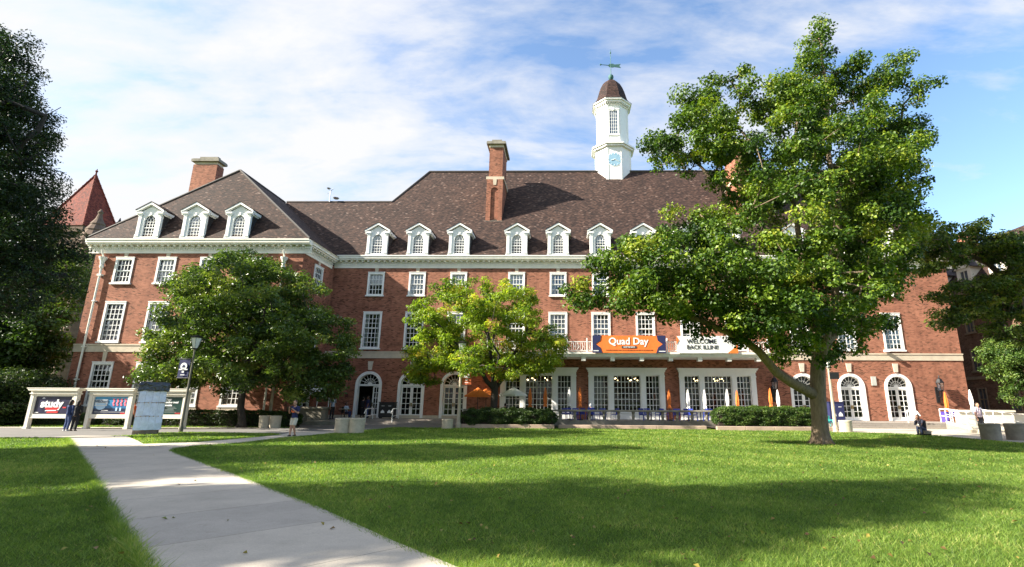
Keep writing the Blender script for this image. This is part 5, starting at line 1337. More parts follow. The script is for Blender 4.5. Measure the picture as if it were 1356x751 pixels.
# --- concrete planters / pots
def pot(label, loc, r, h, filled=True, mat=None):
    t = thing('concrete_planter', label, 'planter', loc, group='round concrete planters')
    mb = MB(); mb.lathe([(r*.93, 0), (r*.96, .02), (r, h-.12), (r*1.03, h-.1), (r*1.03, h-.02), (r*.99, h), (r*.86, h), (r*.84, h-.12)], n=28); mb.build('tub', mat or CONC, t)
    mb = MB(); mb.lathe([(r*.82, h-.13), (r*.82, h-.1)], n=20); mb.build('soil', PSOIL, t)
    return t
pot('concrete planter left of its twin on the path edge near the open door', (*gp(453, 573.5), 0), .42, .80)
pot('concrete planter right of its twin near the open door, at the lawn edge', (*gp(471.5, 573.5), 0), .42, .80)
pot('left concrete planter of the pair behind the walking man', (at(350.5, 560, 33.4).x, 33.4, 0), .34, .78)
pot('right concrete planter of the pair behind the walking man', (at(364.5, 560, 33.4).x, 33.4, 0), .34, .78)
pot('concrete planter at the foot of the pale lamp post with orange banner', (at(592.5, 560, 34.2).x, 34.2, 0), .37, .62)
pot('small squat concrete planter between lamp post and dark shrubs', (at(618, 560, 36.0).x, 36.0, .1), .3, .5, mat=STONE_D)
pot('concrete planter right of the big tree trunk', (at(1120, 565, 33.2).x, 33.2, 0), .38, .72)
pot('weathered concrete planter beside the foot of the ramp', (at(1311, 570, 26.3).x, 26.3, 0), .43, .80, mat=STONE_D)
pot('weathered concrete planter at the right edge of the photo', (at(1346, 570, 26.3).x, 26.3, 0), .46, .80, mat=STONE_D)

# --- umbrellas
def closed_umbrella(label, px, ytop, m, Y=41.0, z0=FL, grp='closed patio umbrellas on the terrace'):
    x = at(px, 525, Y).x; zt = at(px, ytop, Y).z
    t = thing('patio_umbrella', label, 'umbrella', (x, Y, z0), group=grp)
    H = zt-z0
    mb = MB(); mb.tube([(0, 0, 0), (0, 0, H-.05)], .025, 6); mb.lathe([(.26, 0), (.26, .05), (.06, .09)], n=12); mb.build('pole', IRON, t)
    mb = MB(); mb.lathe([(.02, H), (.045, H-.08), (.09, H-.4), (.125, H-.8), (.115, H-1.1), (.085, H-1.25), (.13, H-1.42), (.12, H-1.5), (.03, H-1.45)][::-1], n=24, fold=.22, nf=6); mb.build('canopy', m, t)
    return t
for px, yt, m, lab in ((702, 514, ORANGE, 'closed orange umbrella in front of the left bay window, left of its twin'), (722, 513, ORANGE, 'closed orange umbrella in front of the left bay window, right of its twin'), (768, 513, ORANGE, 'closed orange umbrella in front of the brick pier between left and middle bays'),
        (886, 515, ORANGE, 'closed orange umbrella between the middle and right bay windows'), (976, 517, ORANGE, 'closed orange umbrella in front of the right bay window above the hedge'), (1020, 514, ORANGE, 'closed orange umbrella right of the bay windows beside a white one'),
        (754, 513, CANVAS, 'closed white umbrella at the right end of the left bay window'), (911, 516, CANVAS, 'closed white umbrella at the left end of the right bay window'), (933, 516, CANVAS, 'closed white umbrella before the left mullion of the right bay window'), (963, 515, CANVAS, 'closed white umbrella in the middle of the right bay window'), (1030, 516, CANVAS, 'closed white umbrella beside the brick left of the big trunk')):
    closed_umbrella(lab, px, yt, m, 41.0 if m is ORANGE else 41.8)
closed_umbrella('closed orange umbrella near the right brick corner under the wall lantern', 1251.5, 519, ORANGE, 41.0)
closed_umbrella('closed white umbrella against the dark shade right of the brick corner', 1285, 516, CANVAS, 40.6)
def open_umbrella(label, px, pt, pb, Y, m, r):
    x = at(px, 520, Y).x; zt = at(px, pt, Y).z; zb = at(px, pb, Y).z
    t = thing('patio_umbrella', label, 'umbrella', (x, Y, FL), group='open patio umbrellas on the terrace')
    mb = MB(); mb.tube([(0, 0, 0), (0, 0, zt-FL)], .03, 6); mb.lathe([(.28, 0), (.28, .06), (.06, .1)], n=12); mb.build('pole', IRON, t)
    mb = MB(); n = 8; a0 = .2
    P = [(r*math.cos(a0+k*2*math.pi/n), r*math.sin(a0+k*2*math.pi/n), zb-FL) for k in range(n)]; top = (0, 0, zt-FL)
    for k in range(n):
        a, b = P[k], P[(k+1) % n]; mid = ((a[0]+b[0])/2*.97, (a[1]+b[1])/2*.97, (a[2]+b[2])/2+.03)
        mb.poly([a, mid, top]); mb.poly([mid, b, top]); mb.poly([(a[0]*.99, a[1]*.99, a[2]-.12), (mid[0]*.99, mid[1]*.99, mid[2]-.12), mid, a]); mb.poly([(mid[0]*.99, mid[1]*.99, mid[2]-.12), (b[0]*.99, b[1]*.99, b[2]-.12), b, mid])
    mb.build('canopy', m, t)
    mb = MB()
    for p_ in P: mb.tube([(p_[0], p_[1], p_[2]-.02), (0, 0, zt-FL-.03)], .012, 4)
    mb.build('ribs', IRON, t)
open_umbrella('open orange umbrella left of the yellow green tree trunk', 633, 513, 524, 40.5, ORANGE, 1.05)
open_umbrella('second open orange umbrella just behind the yellow green tree trunk', 644, 514.5, 524, 42.3, ORANGE, 1.1)
open_umbrella('open white umbrella in front of the left bay window', 680, 512.5, 523, 40.6, CANVAS, 1.12)

# --- chairs and tables
def chair(label, loc, rz, m, grp):
    t = thing('cafe_chair', label, 'chair', loc, rz, grp)
    mb = MB(); mb.box(-.24, .24, -.24, .22, .43, .47); bevel(mb.build('seat', m, t), .01, 1)
    mb = MB()
    for k in range(5): x = -.2+k*.1; mb.box(x-.03, x+.03, .22, .25, .49, .86)
    mb.box(-.25, .25, .215, .255, .84, .92); mb.box(-.25, .25, .215, .255, .47, .51)
    for sx in (-1, 1): mb.box(sx*.25-.02, sx*.25+.02, -.2, .24, .63, .66)
    mb.build('backrest', m, t)
    for sx in (-1, 1):
        for sy, zt in ((-1, .64), (1, .43)):
            mb = MB(); mb.tube([(sx*.25, sy*.23, 0), (sx*.23, sy*.2, zt)], .02, 5); mb.build('leg', m, t)
    return t
GC = 'blue chairs on the cafe terrace'
ch0 = chair('royal blue slatted cafe chair on the terrace behind the balustrade', (0, 40.2, FL), .3, BLUE, GC)
def table(loc, m, label):
    t = thing('cafe_table', label, 'table', loc, group='cafe tables on the terrace')
    mb = MB(); mb.lathe([(.45, .70), (.46, .72), (.46, .74), (.44, .75)], n=20); mb.build('tabletop', m, t)
    mb = MB(); mb.tube([(0, 0, .03), (0, 0, .7)], .035, 7); mb.lathe([(.25, 0), (.25, .03), (.05, .06)], n=12); mb.build('pedestal', IRON, t)
    return t
spots = [(.55, 40.6), (3.1, 40.3), (6.6, 40.3), (8.6, 40.6), (10.4, 40.2), (12.0, 40.6), (14.2, 40.4)]
first = True
for k, (x, y) in enumerate(spots):
    if k in (0,):
        tb0 = table((x, y, FL), BLUE, 'round blue cafe table on the terrace among blue chairs')
    else: dup(tb0, (x, y, FL))
    for j in range(3 if k % 2 else 4):
        a = j*2*math.pi/(3 if k % 2 else 4)+rnd.uniform(-.4, .4)+.5; loc = (x+.82*math.cos(a), y+.82*math.sin(a), FL); rz = a-math.pi/2
        if first: ch0.location = loc; ch0.rotation_euler.z = rz; first = False
        else: dup(ch0, loc, rz)
PURP = plain('violet_blue_plastic', (.09, .06, .42), .45, var=.08)
t = thing('long_table', 'violet blue picnic table against the brick at the right corner', 'table', (at(1264, 545, 42).x, 42, FL))
mb = MB(); mb.box(-.9, .9, -.4, .4, .72, .78); mb.box(-.9, .9, -.41, -.39, .42, .72); mb.build('tabletop', PURP, t)
for sx in (-1, 1): mb = MB(); mb.box(sx*.8-.03, sx*.8+.03, -.38, .38, 0, .72); mb.build('leg', PURP, t)
tag(chair('violet blue chair beside the violet blue table at right', (at(1279, 545, 41).x, 41, FL), 2.6, PURP, None), 'violet blue chair beside the violet blue table at right', 'chair')
tag(chair('aqua green folding chair by the navy stand near the big trunk', (at(1101, 560, 36.6).x, 36.6, 0), .6, AQUA, None), 'aqua green folding chair by the navy stand near the big trunk', 'chair')
# navy cafe stand near the big tree and black bin by the open door
def stand(name, label, cat, x, Y, w, h, z0, m, marks=True):
    t = thing(name, label, cat, (x, Y, z0)); mb = MB(); mb.box(-w/2, w/2, -.35, .35, .08, h); mb.box(-w/2-.04, w/2+.04, -.39, .39, h, h+.06); bevel(mb.build('body', m, t), .02, 1)
    for sx in (-1, 1): mb = MB(); mb.box(sx*w*.42-.04, sx*w*.42+.04, -.3, .3, 0, .08); mb.build('foot', IRON, t)
    if marks:
        for sx in (-1, 1):
            mb = MB(); mb.box(sx*w*.22-.12, sx*w*.22+.12, -.37, -.352, h*.78, h*.80); mb.prism_y([(sx*w*.22-.16, h*.34), (sx*w*.22+.16, h*.34), (sx*w*.22+.12, h*.46), (sx*w*.22-.02, h*.55), (sx*w*.22-.14, h*.44)], -.37, -.352); mb.build('printed_mark', WT, t)
    return t
stand('recycling_station', 'double black recycling station between the open door and the second door', 'bin', at(513, 545, 42.6).x, 42.6, 1.25, 1.25, FL, BLACKM)
stand('menu_stand', 'navy stand with white marks behind the pale post by the arched doors', 'stand', at(1106, 550, 40.5).x, 40.5, 1.15, 1.55, FL-.1, NAVY)

# --- small white canopy tent behind the planter wall
t = thing('canopy_tent', 'small white peaked canopy tent in the corner by the wing', 'tent', (at(413, 520, 41.7).x, 41.7, FL)); 
tw = 1.0
for sx in (-1, 1):
    for sy in (-1, 1): mb = MB(); mb.tube([(sx*tw, sy*tw, 0), (sx*tw, sy*tw, 2.0)], .03, 6); mb.build('leg', WHITE, t)
mb = MB(); P = [(-tw, -tw, 2.0), (tw, -tw, 2.0), (tw, tw, 2.0), (-tw, tw, 2.0)]
for k in range(4):
    a, b = P[k], P[(k+1) % 4]; m_ = ((a[0]+b[0])/2*.97, (a[1]+b[1])/2*.97, 2.05); mb.poly([a, m_, (0, 0, 2.75)]); mb.poly([m_, b, (0, 0, 2.75)])
    mb.poly([(a[0], a[1], 1.8), (b[0], b[1], 1.8), b, m_, a])
mb.build('canopy', CANVAS, t)
# bistro table at the seated person near the door
table((at(455, 545, 41.9).x, 42.1, FL), CONC, 'small grey cafe table by the seated person left of the open door')

# ================================================================ PEOPLE
SKIN = plain('skin', (.50, .27, .18), .55, var=.06); SKIN_D = plain('brown_skin', (.20, .10, .065), .55, var=.06)
HAIRD = plain('dark_hair', (.018, .013, .01), .6, var=.3, scale=30); HAIRB = plain('brown_hair', (.06, .035, .02), .6, var=.3, scale=30)
def cl(name, c): return bpy.data.materials.get(name) or plain(name, c, .85, var=.12, scale=8)
def remesh(o, v=.012):
    m = o.modifiers.new('merge', 'REMESH'); m.mode = 'VOXEL'; m.voxel_size = v; m.use_smooth_shade = True
    s_ = o.modifiers.new('smooth', 'SMOOTH'); s_.factor = .5; s_.iterations = 3; return o
def person(label, loc, rz, H=1.74, shirt=None, sleeve='short', legs=None, leglen='long', hair=HAIRD, skin=SKIN, shoes=None,
           hipz=.53, lean=(0, 0), armL=None, armR=None, legL=None, legR=None, headf=(0, 0), longhair=False, pack=None, group=None):
    """faces local -y. arms: (elbow, hand) offsets; legs: (knee, ankle) positions, all in units of H"""
    t = thing('person', label, 'person', loc, rz, group)
    S = H
    hip = Vector((0, 0, hipz)); chest = hip+Vector((lean[0], lean[1], .235)); neck = chest+Vector((lean[0]*.4, lean[1]*.4, .065)); head = neck+Vector((headf[0], headf[1]-.005, .085))
    sh = {s_: chest+Vector((s_*.105, 0, .035)) for s_ in (-1, 1)}
    armL = armL or ((.02, .01, -.18), (.015, -.03, -.34)); armR = armR or ((-.02, .01, -.18), (-.015, -.03, -.34))
    arms = {-1: armR, 1: armL}
    leg = {-1: legR or ((-.055, -.01, .285), (-.06, .02, .045)), 1: legL or ((.055, -.01, .285), (.06, .02, .045))}
    v = lambda q: Vector(q)*S
    mb = MB()
    # trunk
    mb.tube([v(hip+Vector((0, 0, -.05))), v(hip), v(hip.lerp(chest, .45)), v(chest), v(chest+Vector((0, 0, .04))), v(neck), v(neck+Vector((0, -.004, .03)))], [.07*S, .085*S, .072*S, .092*S, .07*S, .032*S, .03*S], 14, flat=.72)
    # head with jaw, nose, ears, eye sockets
    hc = v(head); mb.ball(hc+Vector((0, 0, .012*S)), .056*S, .86, 1.0, 1.12, 9); mb.ball(hc+Vector((0, -.014*S, -.032*S)), .038*S, .9, .95, 1.0, 7)
    mb.tube([hc+Vector((0, -.052*S, .012*S)), hc+Vector((0, -.066*S, -.012*S)), hc+Vector((0, -.052*S, -.018*S))], [.005*S, .009*S, .006*S], 5)
    for s_ in (-1, 1): mb.ball(hc+Vector((s_*.049*S, .004*S, -.002*S)), .014*S, .4, .8, 1.1, 4)
    mb.tube([hc+Vector((-.016*S, -.049*S, -.036*S)), hc+Vector((.016*S, -.049*S, -.036*S))], .006*S, 5)
    for s_ in (-1, 1):
        a0 = sh[s_]; a1 = a0+Vector(arms[s_][0]); a2 = a0+Vector(arms[s_][1])
        mb.tube([v(chest.lerp(a0, .5)+Vector((0, 0, .02))), v(a0), v(a0.lerp(a1, .5)), v(a1), v(a1.lerp(a2, .3)), v(a2)], [.035*S, .034*S, .028*S, .023*S, .024*S, .014*S], 9)
        d = (a2-a1).normalized(); sd = Vector((0, 1, 0)) if abs(d.y) < .8 else Vector((1, 0, 0)); sd = (sd-d*sd.dot(d)).normalized(); nn = d.cross(sd)
        mb.tube([v(a2), v(a2+d*.022), v(a2+d*.048)], [.014*S, .020*S, .017*S], 8, flat=.55)
        for i, (o_, l_) in enumerate(((-.016, .034), (-.005, .040), (.006, .037), (.016, .028))):
            b_ = a2+d*.044+sd*o_; mb.tube([v(b_), v(b_+d*l_*.5+nn*.003*s_), v(b_+d*l_*.95+nn*.012*s_)], [.0058*S, .0054*S, .0045*S], 5)
        b_ = a2+d*.014-sd*.014; mb.tube([v(b_), v(b_-sd*.016+d*.016), v(b_-sd*.018+d*.034)], [.007*S, .0062*S, .005*S], 5)
        k0 = hip+Vector((s_*.045, 0, -.03)); k1 = Vector(leg[s_][0]); k2 = Vector(leg[s_][1])
        mb.tube([v(k0), v(k0.lerp(k1, .5)), v(k1), v(k1.lerp(k2, .35)), v(k2)], [.056*S, .047*S, .033*S, .034*S, .020*S], 10)
        mb.tube([v(k2+Vector((0, .02, -.02))), v(k2+Vector((0, -.03, -.025))), v(k2+Vector((0, -.085, -.032)))], [.022*S, .024*S, .014*S], 8, flat=.8)
    remesh(mb.build('body', skin, t), .0105)
    # shirt
    if shirt:
        mb = MB()
        mb.tube([v(hip+Vector((0, 0, -.025))), v(hip+Vector((0, 0, .02))), v(hip.lerp(chest, .45)), v(chest), v(chest+Vector((0, 0, .042))), v(neck+Vector((0, 0, -.012)))], [.094*S, .092*S, .084*S, .102*S, .08*S, .04*S], 16, flat=.76)
        for s_ in (-1, 1):
            a0 = sh[s_]; a1 = a0+Vector(arms[s_][0]); a2 = a0+Vector(arms[s_][1])
            if sleeve == 'short': mb.tube([v(chest.lerp(a0, .5)+Vector((0, 0, .022))), v(a0), v(a0.lerp(a1, .72))], [.04*S, .042*S, .037*S], 9)
            else: mb.tube([v(chest.lerp(a0, .5)+Vector((0, 0, .022))), v(a0), v(a0.lerp(a1, .6)), v(a1), v(a1.lerp(a2, .92))], [.04*S, .041*S, .036*S, .031*S, .022*S], 9)
        remesh(mb.build('shirt', shirt, t), .014)
    if legs:
        mb = MB(); mb.tube([v(hip+Vector((0, 0, .015))), v(hip+Vector((0, 0, -.04)))], [.088*S, .088*S], 14, flat=.78)
        for s_ in (-1, 1):
            k0 = hip+Vector((s_*.045, 0, -.03)); k1 = Vector(leg[s_][0]); k2 = Vector(leg[s_][1])
            if leglen == 'short': mb.tube([v(k0), v(k0.lerp(k1, .5)), v(k0.lerp(k1, .92))], [.062*S, .058*S, .052*S], 10)
            else: mb.tube([v(k0), v(k0.lerp(k1, .5)), v(k1), v(k1.lerp(k2, .5)), v(k1.lerp(k2, .97))], [.062*S, .054*S, .042*S, .038*S, .032*S], 10)
        remesh(mb.build('shorts' if leglen == 'short' else 'trousers', legs, t), .014)
    shoes = shoes or IRON
    for s_ in (-1, 1):
        k2 = Vector(leg[s_][1]); mb = MB(); mb.tube([v(k2+Vector((0, .028, -.018))), v(k2+Vector((0, -.02, -.018))), v(k2+Vector((0, -.06, -.027))), v(k2+Vector((0, -.098, -.033)))], [.024*S, .028*S, .025*S, .014*S], 9, flat=.85)
        remesh(mb.build('shoe', shoes, t), .012)
    mb = MB(); mb.ball(hc+Vector((0, .010*S, .024*S)), .060*S, .90, .98, 1.06, 9)
    mb.ball(hc+Vector((0, .022*S, -.010*S)), .048*S, .98, .72, 1.0, 7)
    if longhair: mb.tube([hc+Vector((0, .02*S, .03*S)), hc+Vector((0, .035*S, -.06*S)), hc+Vector((0, .05*S, -.16*S))], [.05*S, .055*S, .03*S], 9, flat=.7)
    # carve the face side free: hair stays behind y > -0.03
    hb = mb.build('hair', hair, t)
    me = hb.data
    for vt in me.vertices:
        lim = hc.y-.022*S if vt.co.z > hc.z+.034*S else hc.y+.002*S
        if vt.co.y < lim: vt.co.y = lim
    remesh(hb, .012)
    for s_ in (-1, 1):
        mb = MB(); mb.ball(hc+Vector((s_*.019*S, -.050*S, .004*S)), .006*S, 1.2, .6, .8, 4); mb.build('eye', HAIRD, t)
    if pack:
        mb = MB(); c_ = v(chest+Vector((0, .09, -.07))); mb.box(c_.x-.085*S, c_.x+.085*S, c_.y-.03*S, c_.y+.06*S, c_.z-.12*S, c_.z+.12*S)
        for s_ in (-1, 1): mb.tube([v(sh[s_]+Vector((-s_*.04, .07, .01))), v(sh[s_]+Vector((-s_*.04, .0, .055))), v(sh[s_]+Vector((-s_*.035, -.075, 0))), v(sh[s_]+Vector((-s_*.03, -.05, -.14)))], .012*S, 6)
        o_ = mb.build('backpack', pack, t); bevel(o_, .03, 3)
    return t
NV = cl('navy_tshirt', (.025, .03, .10)); BEI = cl('beige_shorts', (.60, .55, .45)); BLK = cl('black_clothes', (.018, .018, .022)); DEN = cl('blue_denim', (.06, .09, .20)); ORS = cl('orange_tshirt', (.75, .14, .04)); PNK = cl('pale_pink_tshirt', (.72, .56, .62)); GRY = cl('grey_blue_shirt', (.38, .44, .56)); WHS = cl('white_cloth', (.75, .75, .75))
# walking man looking at his phone
w = gp(387, 578)
t = person('man in navy t-shirt and beige shorts walking towards the lawn, hands raised to his phone', (w[0], w[1], 0), R(-12), 1.74, NV, 'short', BEI, 'short', HAIRB, SKIN, IRON, .525, (0, -.01),
       armL=((.035, -.03, -.17), (-.085, -.15, -.04)), armR=((-.045, -.03, -.165), (.03, -.15, -.03)), legL=((.05, -.05, .285), (.05, .035, .05)), legR=((-.045, -.03, .285), (-.02, -.08, .045)), headf=(0, -.02), pack=None)
mb = MB(); mb.box(-.10, .10, -.165, -.155, .675*1.74, .72*1.74); mb.prism_y([(-.07, 1.14), (.09, 1.13), (.10, 1.22), (-.06, 1.23)], -.17, -.15); mb.build('shirt_print', plain('orange_print', (.85, .18, .05), .7), t)
p = tag((lambda m_: m_.build('phone', BLACKM, None, (w[0]-.02, w[1]-.42, 1.34), rz=R(-12)))((lambda m_: (m_.box(-.04, .04, -.006, .006, -.07, .07), m_)[1])(MB())), 'dark mobile phone in the hands of the walking man', 'phone')
w = gp(87, 571)
person('person in dark blue top and jeans facing the first poster board, left of their companion', (w[0], w[1], 0), R(170), 1.70, cl('dark_blue_top', (.03, .05, .14)), 'long', DEN, 'long', HAIRD, SKIN, WHS, armL=((-.0, -.05, -.17), (.0, -.16, -.2)), longhair=True)
w = gp(96.5, 571)
person('person in loose black clothes with tan bag strap by the first poster board', (w[0], w[1], 0), R(195), 1.66, BLK, 'long', BLK, 'long', HAIRD, SKIN, BLK, longhair=True, armR=((-.03, -.02, -.17), (.06, -.1, -.24)))
person('person in orange t-shirt half hidden behind the wrapped kiosk', (at(173, 560, 32.6).x, 32.6, 0), R(150), 1.66, ORS, 'short', BLK, 'long', HAIRD, SKIN)
person('person in white and navy top standing beside the canopy tent', (at(439, 545, 39.9).x, 40.0, FL), R(60), 1.80, GRY, 'short', BLK, 'long', HAIRB, SKIN, pack=BLK)
sit = dict(hipz=.27, legL=((.06, -.22, .29), (.06, -.20, .045)), legR=((-.06, -.22, .29), (-.06, -.22, .045)))
person('person in light blue shirt seated at the small table left of the open door', (at(458, 545, 42.0).x, 42.0, FL), R(80), 1.72, GRY, 'short', NV, 'long', HAIRD, SKIN_D, armL=((.02, -.06, -.16), (-.02, -.2, -.14)), **sit)
tag(chair('dark cafe chair under the seated person left of the open door', (at(458, 545, 42.0).x, 42.0, FL), R(80), BLACKM, None), 'dark cafe chair under the seated person left of the open door', 'chair')
person('person in navy clothes standing just left of the open arched door', (at(487, 545, 41.9).x-.15, 42.2, FL), R(-70), 1.78, NV, 'short', DEN, 'long', HAIRD, SKIN_D, pack=BLK)
person('person in black standing inside the open doorway, left of another', (-17.15, 43.55, FL), R(170), 1.72, BLK, 'long', BLK, 'long', HAIRD, SKIN)
person('person in dark maroon jacket standing in the open doorway at its right side', (-16.6, 43.2, FL), R(20), 1.70, cl('maroon_jacket', (.05, .015, .02)), 'long', BLK, 'long', HAIRD, SKIN, armL=((.02, -.04, -.17), (-.03, -.14, -.12)))
person('person with white cap seated among the blue chairs on the terrace', (at(782, 545, 40.8).x, 40.8, FL), R(200), 1.7, cl('blue_tshirt', (.04, .08, .35)), 'short', BLK, 'long', WHS, SKIN, **sit)
dup(ch0, (at(782, 545, 40.8).x, 40.8, FL), R(200))
person('person in black seated under the open white umbrella', (at(669, 540, 40.6).x, 40.6, FL), R(160), 1.7, BLK, 'short', BLK, 'long', HAIRD, SKIN, **sit)
dup(ch0, (at(669, 540, 40.6).x, 40.6, FL), R(160))
tag(stand('bench_block', 'low pale stone seat beneath the crouching person by the right arched door', 'seat', at(1222, 577, 30.1).x+.12, 30.1, .34, .2, 0.01, STONE_D, False), 'low grey stone seat beneath the hunched person by the right arched door', 'seat')
person('person in dark navy hoodie with backpack sitting hunched on the plaza edge in tree shade', (at(1222, 577, 30.1).x+.12, 30.1, -.11), R(-75), 1.70, cl('dark_hoodie', (.02, .022, .04)), 'long', cl('dark_jeans', (.03, .04, .08)), 'long', HAIRD, SKIN_D,
       hipz=.27, lean=(0, -.12), legL=((.07, -.21, .32), (.07, -.17, .115)), legR=((-.06, -.20, .33), (-.06, -.20, .115)), armL=((.0, -.09, -.14), (-.06, -.16, .03)), armR=((-.01, -.09, -.14), (.05, -.14, .02)), headf=(0, -.03), pack=BLK)
person('person in pale pink t-shirt and black shorts walking down the ramp', (at(1298, 560, 31.3).x, 31.3, .12), R(10), 1.72, PNK, 'short', BLK, 'short', HAIRB, SKIN, legL=((.05, -.04, .285), (.05, .03, .05)), legR=((-.05, -.02, .285), (-.04, -.06, .045)), pack=GRY)

# ================================================================ NEIGHBOURING BUILDINGS
# red-roofed tower behind the left wing
ty = 74.0; ax = at(126, 236, ty); 
t = thing('stone_tower', 'brown stone tower with red pyramid roof and small turret behind the left wing', 'tower', (ax.x, ty, 0)); hz_ = at(126, 306, ty).z; wd = 2.8
mb = MB(); mb.box(-wd, wd, -wd, wd, 0, hz_-.4); mb.box(-wd-.4, wd+.4, -wd-.4, wd+.4, hz_-1.2, hz_-.2); mb.build('wall', STONE_B, t)
mb = MB(); P = [(-wd-.5, -wd-.5, hz_-.2), (wd+.5, -wd-.5, hz_-.2), (wd+.5, wd+.5, hz_-.2), (-wd-.5, wd+.5, hz_-.2)]; tp = (0, 0, ax.z+.6)
for k in range(4): mb.poly([P[k], P[(k+1) % 4], tp])
rf = mb.build('roof', ROOF_RED, t)
mb = MB()
for k in range(4): mb.tube([P[k], tp], .14, 6)
mb.tube([(0, 0, ax.z+.3), (0, 0, ax.z+1.6)], [.16, .05], 6); mb.ball((0, 0, ax.z+1.2), .2, n=6)
for k in range(14):
    for c_ in P: q = Vector(c_).lerp(Vector(tp), (k+.5)/14); mb.ball(q+Vector((0, 0, .15)), .12, n=4)
mb.build('ridge_crockets', ROOF_RED, rf)
tq = at(124, 322, 68); tt = at(125, 284, 68)
mb = MB(); tc_ = (tq.x-ax.x, 68-ty, 0); hh = tt.z-tq.z
mb.lathe([(1.35, 0), (1.35, tq.z-1.0), (1.7, tq.z-.6), (1.75, tq.z), (1.6, tq.z+.12*hh), (1.65, tq.z+.2*hh), (1.25, tq.z+.38*hh), (1.3, tq.z+.42*hh), (.85, tq.z+.6*hh), (.9, tq.z+.64*hh), (.45, tq.z+.82*hh), (.25, tq.z+hh), (.35, tq.z+hh+.3), (.05, tq.z+hh+.8)], tc_, 12); mb.build('turret', STONE_B, t)
q = at(157, 300, 74); mb = MB(); mb.lathe([(.9, q.z-3), (.8, q.z-.3), (.35, q.z-.1), (.5, q.z+.4), (.2, q.z+.8), (.05, q.z+1.4)], (q.x-ax.x, 0, 0), 8); mb.build('finial', IRON, t)
# brown brick building at the right with dormers
t = thing('dormered_building', 'brown brick neighbour building with cream dormers and chimneys at the right edge', 'building', (42, 56, 0)); nx0 = 40.6-42
ez = 12.6
def TN(y, z, d): return (nx0+d, y, z)
no = []
for y in (-16, -12.4, -8.8, -5.2, -1.6, 2, 5.6):
    for z in (1.2, 5.0, 8.8): no.append((y-.6, y+.6, z, z+2.2))
w_o = wall(no, -20, 12, 0, ez, TN); w_o.build('wall', BRICK_N, t)
mb = MB(); mb.box(nx0+.3, 16, -20, -19.8, 0, ez); mb.box(nx0+1.0, nx0+1.1, -19, 12, 0, ez); mb.box(nx0, 16, 11.8, 12, 0, ez); mb.build('end_wall', BRICK_N, t)
mb = MB(); mb.box(nx0-.5, nx0+.1, -20.5, 12.3, ez, ez+.35); mb.box(nx0-.1, nx0+.02, -20, 12, 4.2, 4.5); mb.build('eaves', WOODP, t)
mb = MB(); mb.poly([(nx0-.5, -20.5, ez+.36), (nx0-.5, 12.3, ez+.36), (nx0+5.5, 12.3, ez+6.8), (nx0+5.5, -20.5, ez+6.8)]); mb.poly([(nx0+5.5, -20.5, ez+6.8), (nx0+5.5, 12.3, ez+6.8), (nx0+11.5, 12.3, ez+.36), (nx0+11.5, -20.5, ez+.36)]); mb.poly([(nx0-.2, 12.2, ez), (nx0+11, 12.2, ez), (nx0+5.5, 12.2, ez+6.7)]); nrf = mb.build('roof', ROOF, t)
for y in (-16, -12.4, -8.8, -5.2, -1.6, 2, 5.6):
    for z in (1.2, 5.0, 8.8):
        pass
mb0 = MB(); mb0.box(-.55, -.45, -.05, .1, 0, 2.2); mb0.box(.45, .55, -.05, .1, 0, 2.2); mb0.box(-.45, .45, -.05, .1, 2.1, 2.2); mb0.box(-.45, .45, -.05, .1, 0, .08); mb0.box(-.45, .45, 0, .06, 1.06, 1.14); mb0.box(-.03, .03, 0, .06, .08, 2.1); mb0.box(-.7, .7, -.15, .1, -.12, 0)
nw0 = mb0.build('window', WOODP, t, (nx0, -16, 1.2), rz=-math.pi/2)
mb = MB(); mb.box(-.5, .5, .1, .11, 0, 2.2); mb.build('pane', bpy.data.materials['cupola_glass'], nw0)
for y, z in [(o_[0]+.6, o_[2]) for o_ in no][1:]: dup(nw0, loc=(nx0, y, z), parent=t)
for y in (-13, -9, -5, -1, 3, 7):
    mb = MB(); mb.box(-.9, -.5, 0, .3, 0, 1.9); mb.box(.5, .9, 0, .3, 0, 1.9); mb.box(-.5, .5, 0, .3, 0, .3); mb.box(-.5, .5, 0, .3, 1.6, 1.9); mb.prism_y([(-1.15, 1.9), (1.15, 1.9), (0, 2.75)], -.1, .3); mb.box(-.03, .03, .05, .1, .3, 1.6)
    mb.box(-.9, .9, .3, 2.4, 0, 1.9)
    dm = mb.build('dormer', CREAM, t, (nx0+.5, y, ez+1.0), rz=-math.pi/2)
    mb = MB(); mb.box(-.5, .5, .12, .13, .3, 1.6); mb.build('pane', bpy.data.materials['cupola_glass'], dm)
    mb = MB()
    for sx in (-1, 1): q = [(sx*1.25, 1.84), (sx*1.25, 1.92), (0, 2.88), (0, 2.78)]; mb.prism_y(q if sx < 0 else q[::-1], -.15, 2.9)
    mb.build('dormer_roof', SLATE, dm)
for y, h_ in ((6.0, 9.6), (-3, 7.5)):
    mb = MB(); mb.box(nx0+2.6, nx0+3.8, y-.6, y+.6, ez+2, ez+h_); mb.box(nx0+2.5, nx0+3.9, y-.7, y+.7, ez+h_-.4, ez+h_-.15); mb.build('chimney', BRICK, nrf)

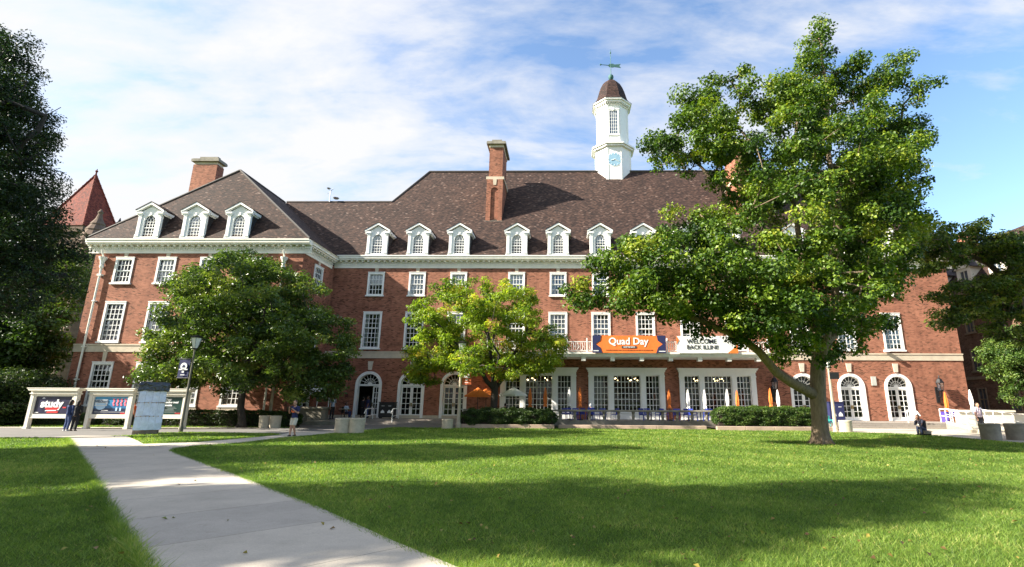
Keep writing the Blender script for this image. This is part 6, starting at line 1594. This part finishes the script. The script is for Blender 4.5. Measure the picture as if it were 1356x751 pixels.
# ================================================================ SKY, SUN, RENDER
AZ, EL = R(73), R(32)
sund = Vector((math.sin(AZ)*math.cos(EL), math.cos(AZ)*math.cos(EL), -math.sin(EL)))
ld = bpy.data.lights.new('sun', 'SUN'); ld.energy = 5.0; ld.angle = R(.55); ld.color = (1, .93, .80)
lo = bpy.data.objects.new('sun', ld); COL.objects.link(lo); lo.rotation_euler = sund.to_track_quat('-Z', 'Y').to_euler(); lo.location = (-60, -20, 60)
wd_ = bpy.data.worlds.new('World'); sc.world = wd_; wd_.use_nodes = True; N = wd_.node_tree.nodes; L = wd_.node_tree.links
bg = N['Background']; sky = N.new('ShaderNodeTexSky'); sky.sky_type = 'NISHITA'; sky.sun_disc = False; sky.sun_elevation = EL; sky.sun_rotation = math.atan2(-sund.x, -sund.y); sky.altitude = 200; sky.air_density = 1.0; sky.dust_density = 1.2; sky.ozone_density = 2.5
tc = N.new('ShaderNodeTexCoord'); sp = N.new('ShaderNodeSeparateXYZ'); L.new(tc.outputs['Generated'], sp.inputs[0])
zz = math_node(N, L, 'ADD', math_node(N, L, 'MAXIMUM', sp.outputs[2], 0.0), .22)
px = math_node(N, L, 'DIVIDE', sp.outputs[0], zz); py = math_node(N, L, 'DIVIDE', sp.outputs[1], zz)
cb = N.new('ShaderNodeCombineXYZ'); L.new(px, cb.inputs[0]); L.new(py, cb.inputs[1])
mp = N.new('ShaderNodeMapping'); mp.inputs['Scale'].default_value = (.9, 2.0, 1); mp.inputs['Rotation'].default_value = (0, 0, R(-14)); mp.inputs['Location'].default_value = (3.3, 1.2, 0); L.new(cb.outputs[0], mp.inputs[0])
n1 = N.new('ShaderNodeTexNoise'); n1.inputs['Scale'].default_value = 1.1; n1.inputs['Detail'].default_value = 9; n1.inputs['Roughness'].default_value = .58; n1.inputs['Distortion'].default_value = .6; L.new(mp.outputs[0], n1.inputs['Vector'])
n2 = N.new('ShaderNodeTexNoise'); n2.inputs['Scale'].default_value = 3.2; n2.inputs['Detail'].default_value = 7; n2.inputs['Roughness'].default_value = .6; n2.inputs['Distortion'].default_value = .2; L.new(mp.outputs[0], n2.inputs['Vector'])
cov = math_node(N, L, 'MULTIPLY', sp.outputs[0], -.21)     # more cloud towards the left of the view
c1 = math_node(N, L, 'ADD', math_node(N, L, 'ADD', math_node(N, L, 'MULTIPLY', n1.outputs['Fac'], 1.0), math_node(N, L, 'MULTIPLY', n2.outputs['Fac'], .62)), cov)
cr = ramp(N, [(.68, (0, 0, 0)), (.78, (.32, .32, .32)), (.88, (.72, .72, .72)), (1.0, (1, 1, 1))]); L.new(c1, cr.inputs[0])
skyb = mix(N, L, 1.0, sky.outputs[0], (1.08, 1.12, 1.12), 'MULTIPLY')
cm = mix(N, L, cr.outputs[0], skyb, (3.2, 3.22, 3.3)); L.new(cm, bg.inputs['Color']); bg.inputs['Strength'].default_value = .10
sc.view_settings.view_transform = 'Standard'; sc.view_settings.look = 'None'; sc.view_settings.gamma = 1; sc.view_settings.exposure = 1.62
sc.render.engine = 'CYCLES'
sc.cycles.max_bounces = 6; sc.cycles.transparent_max_bounces = 12; sc.cycles.diffuse_bounces = 3; sc.cycles.glossy_bounces = 3; sc.cycles.caustics_reflective = False; sc.cycles.caustics_refractive = False
sc.cycles.use_denoising = True
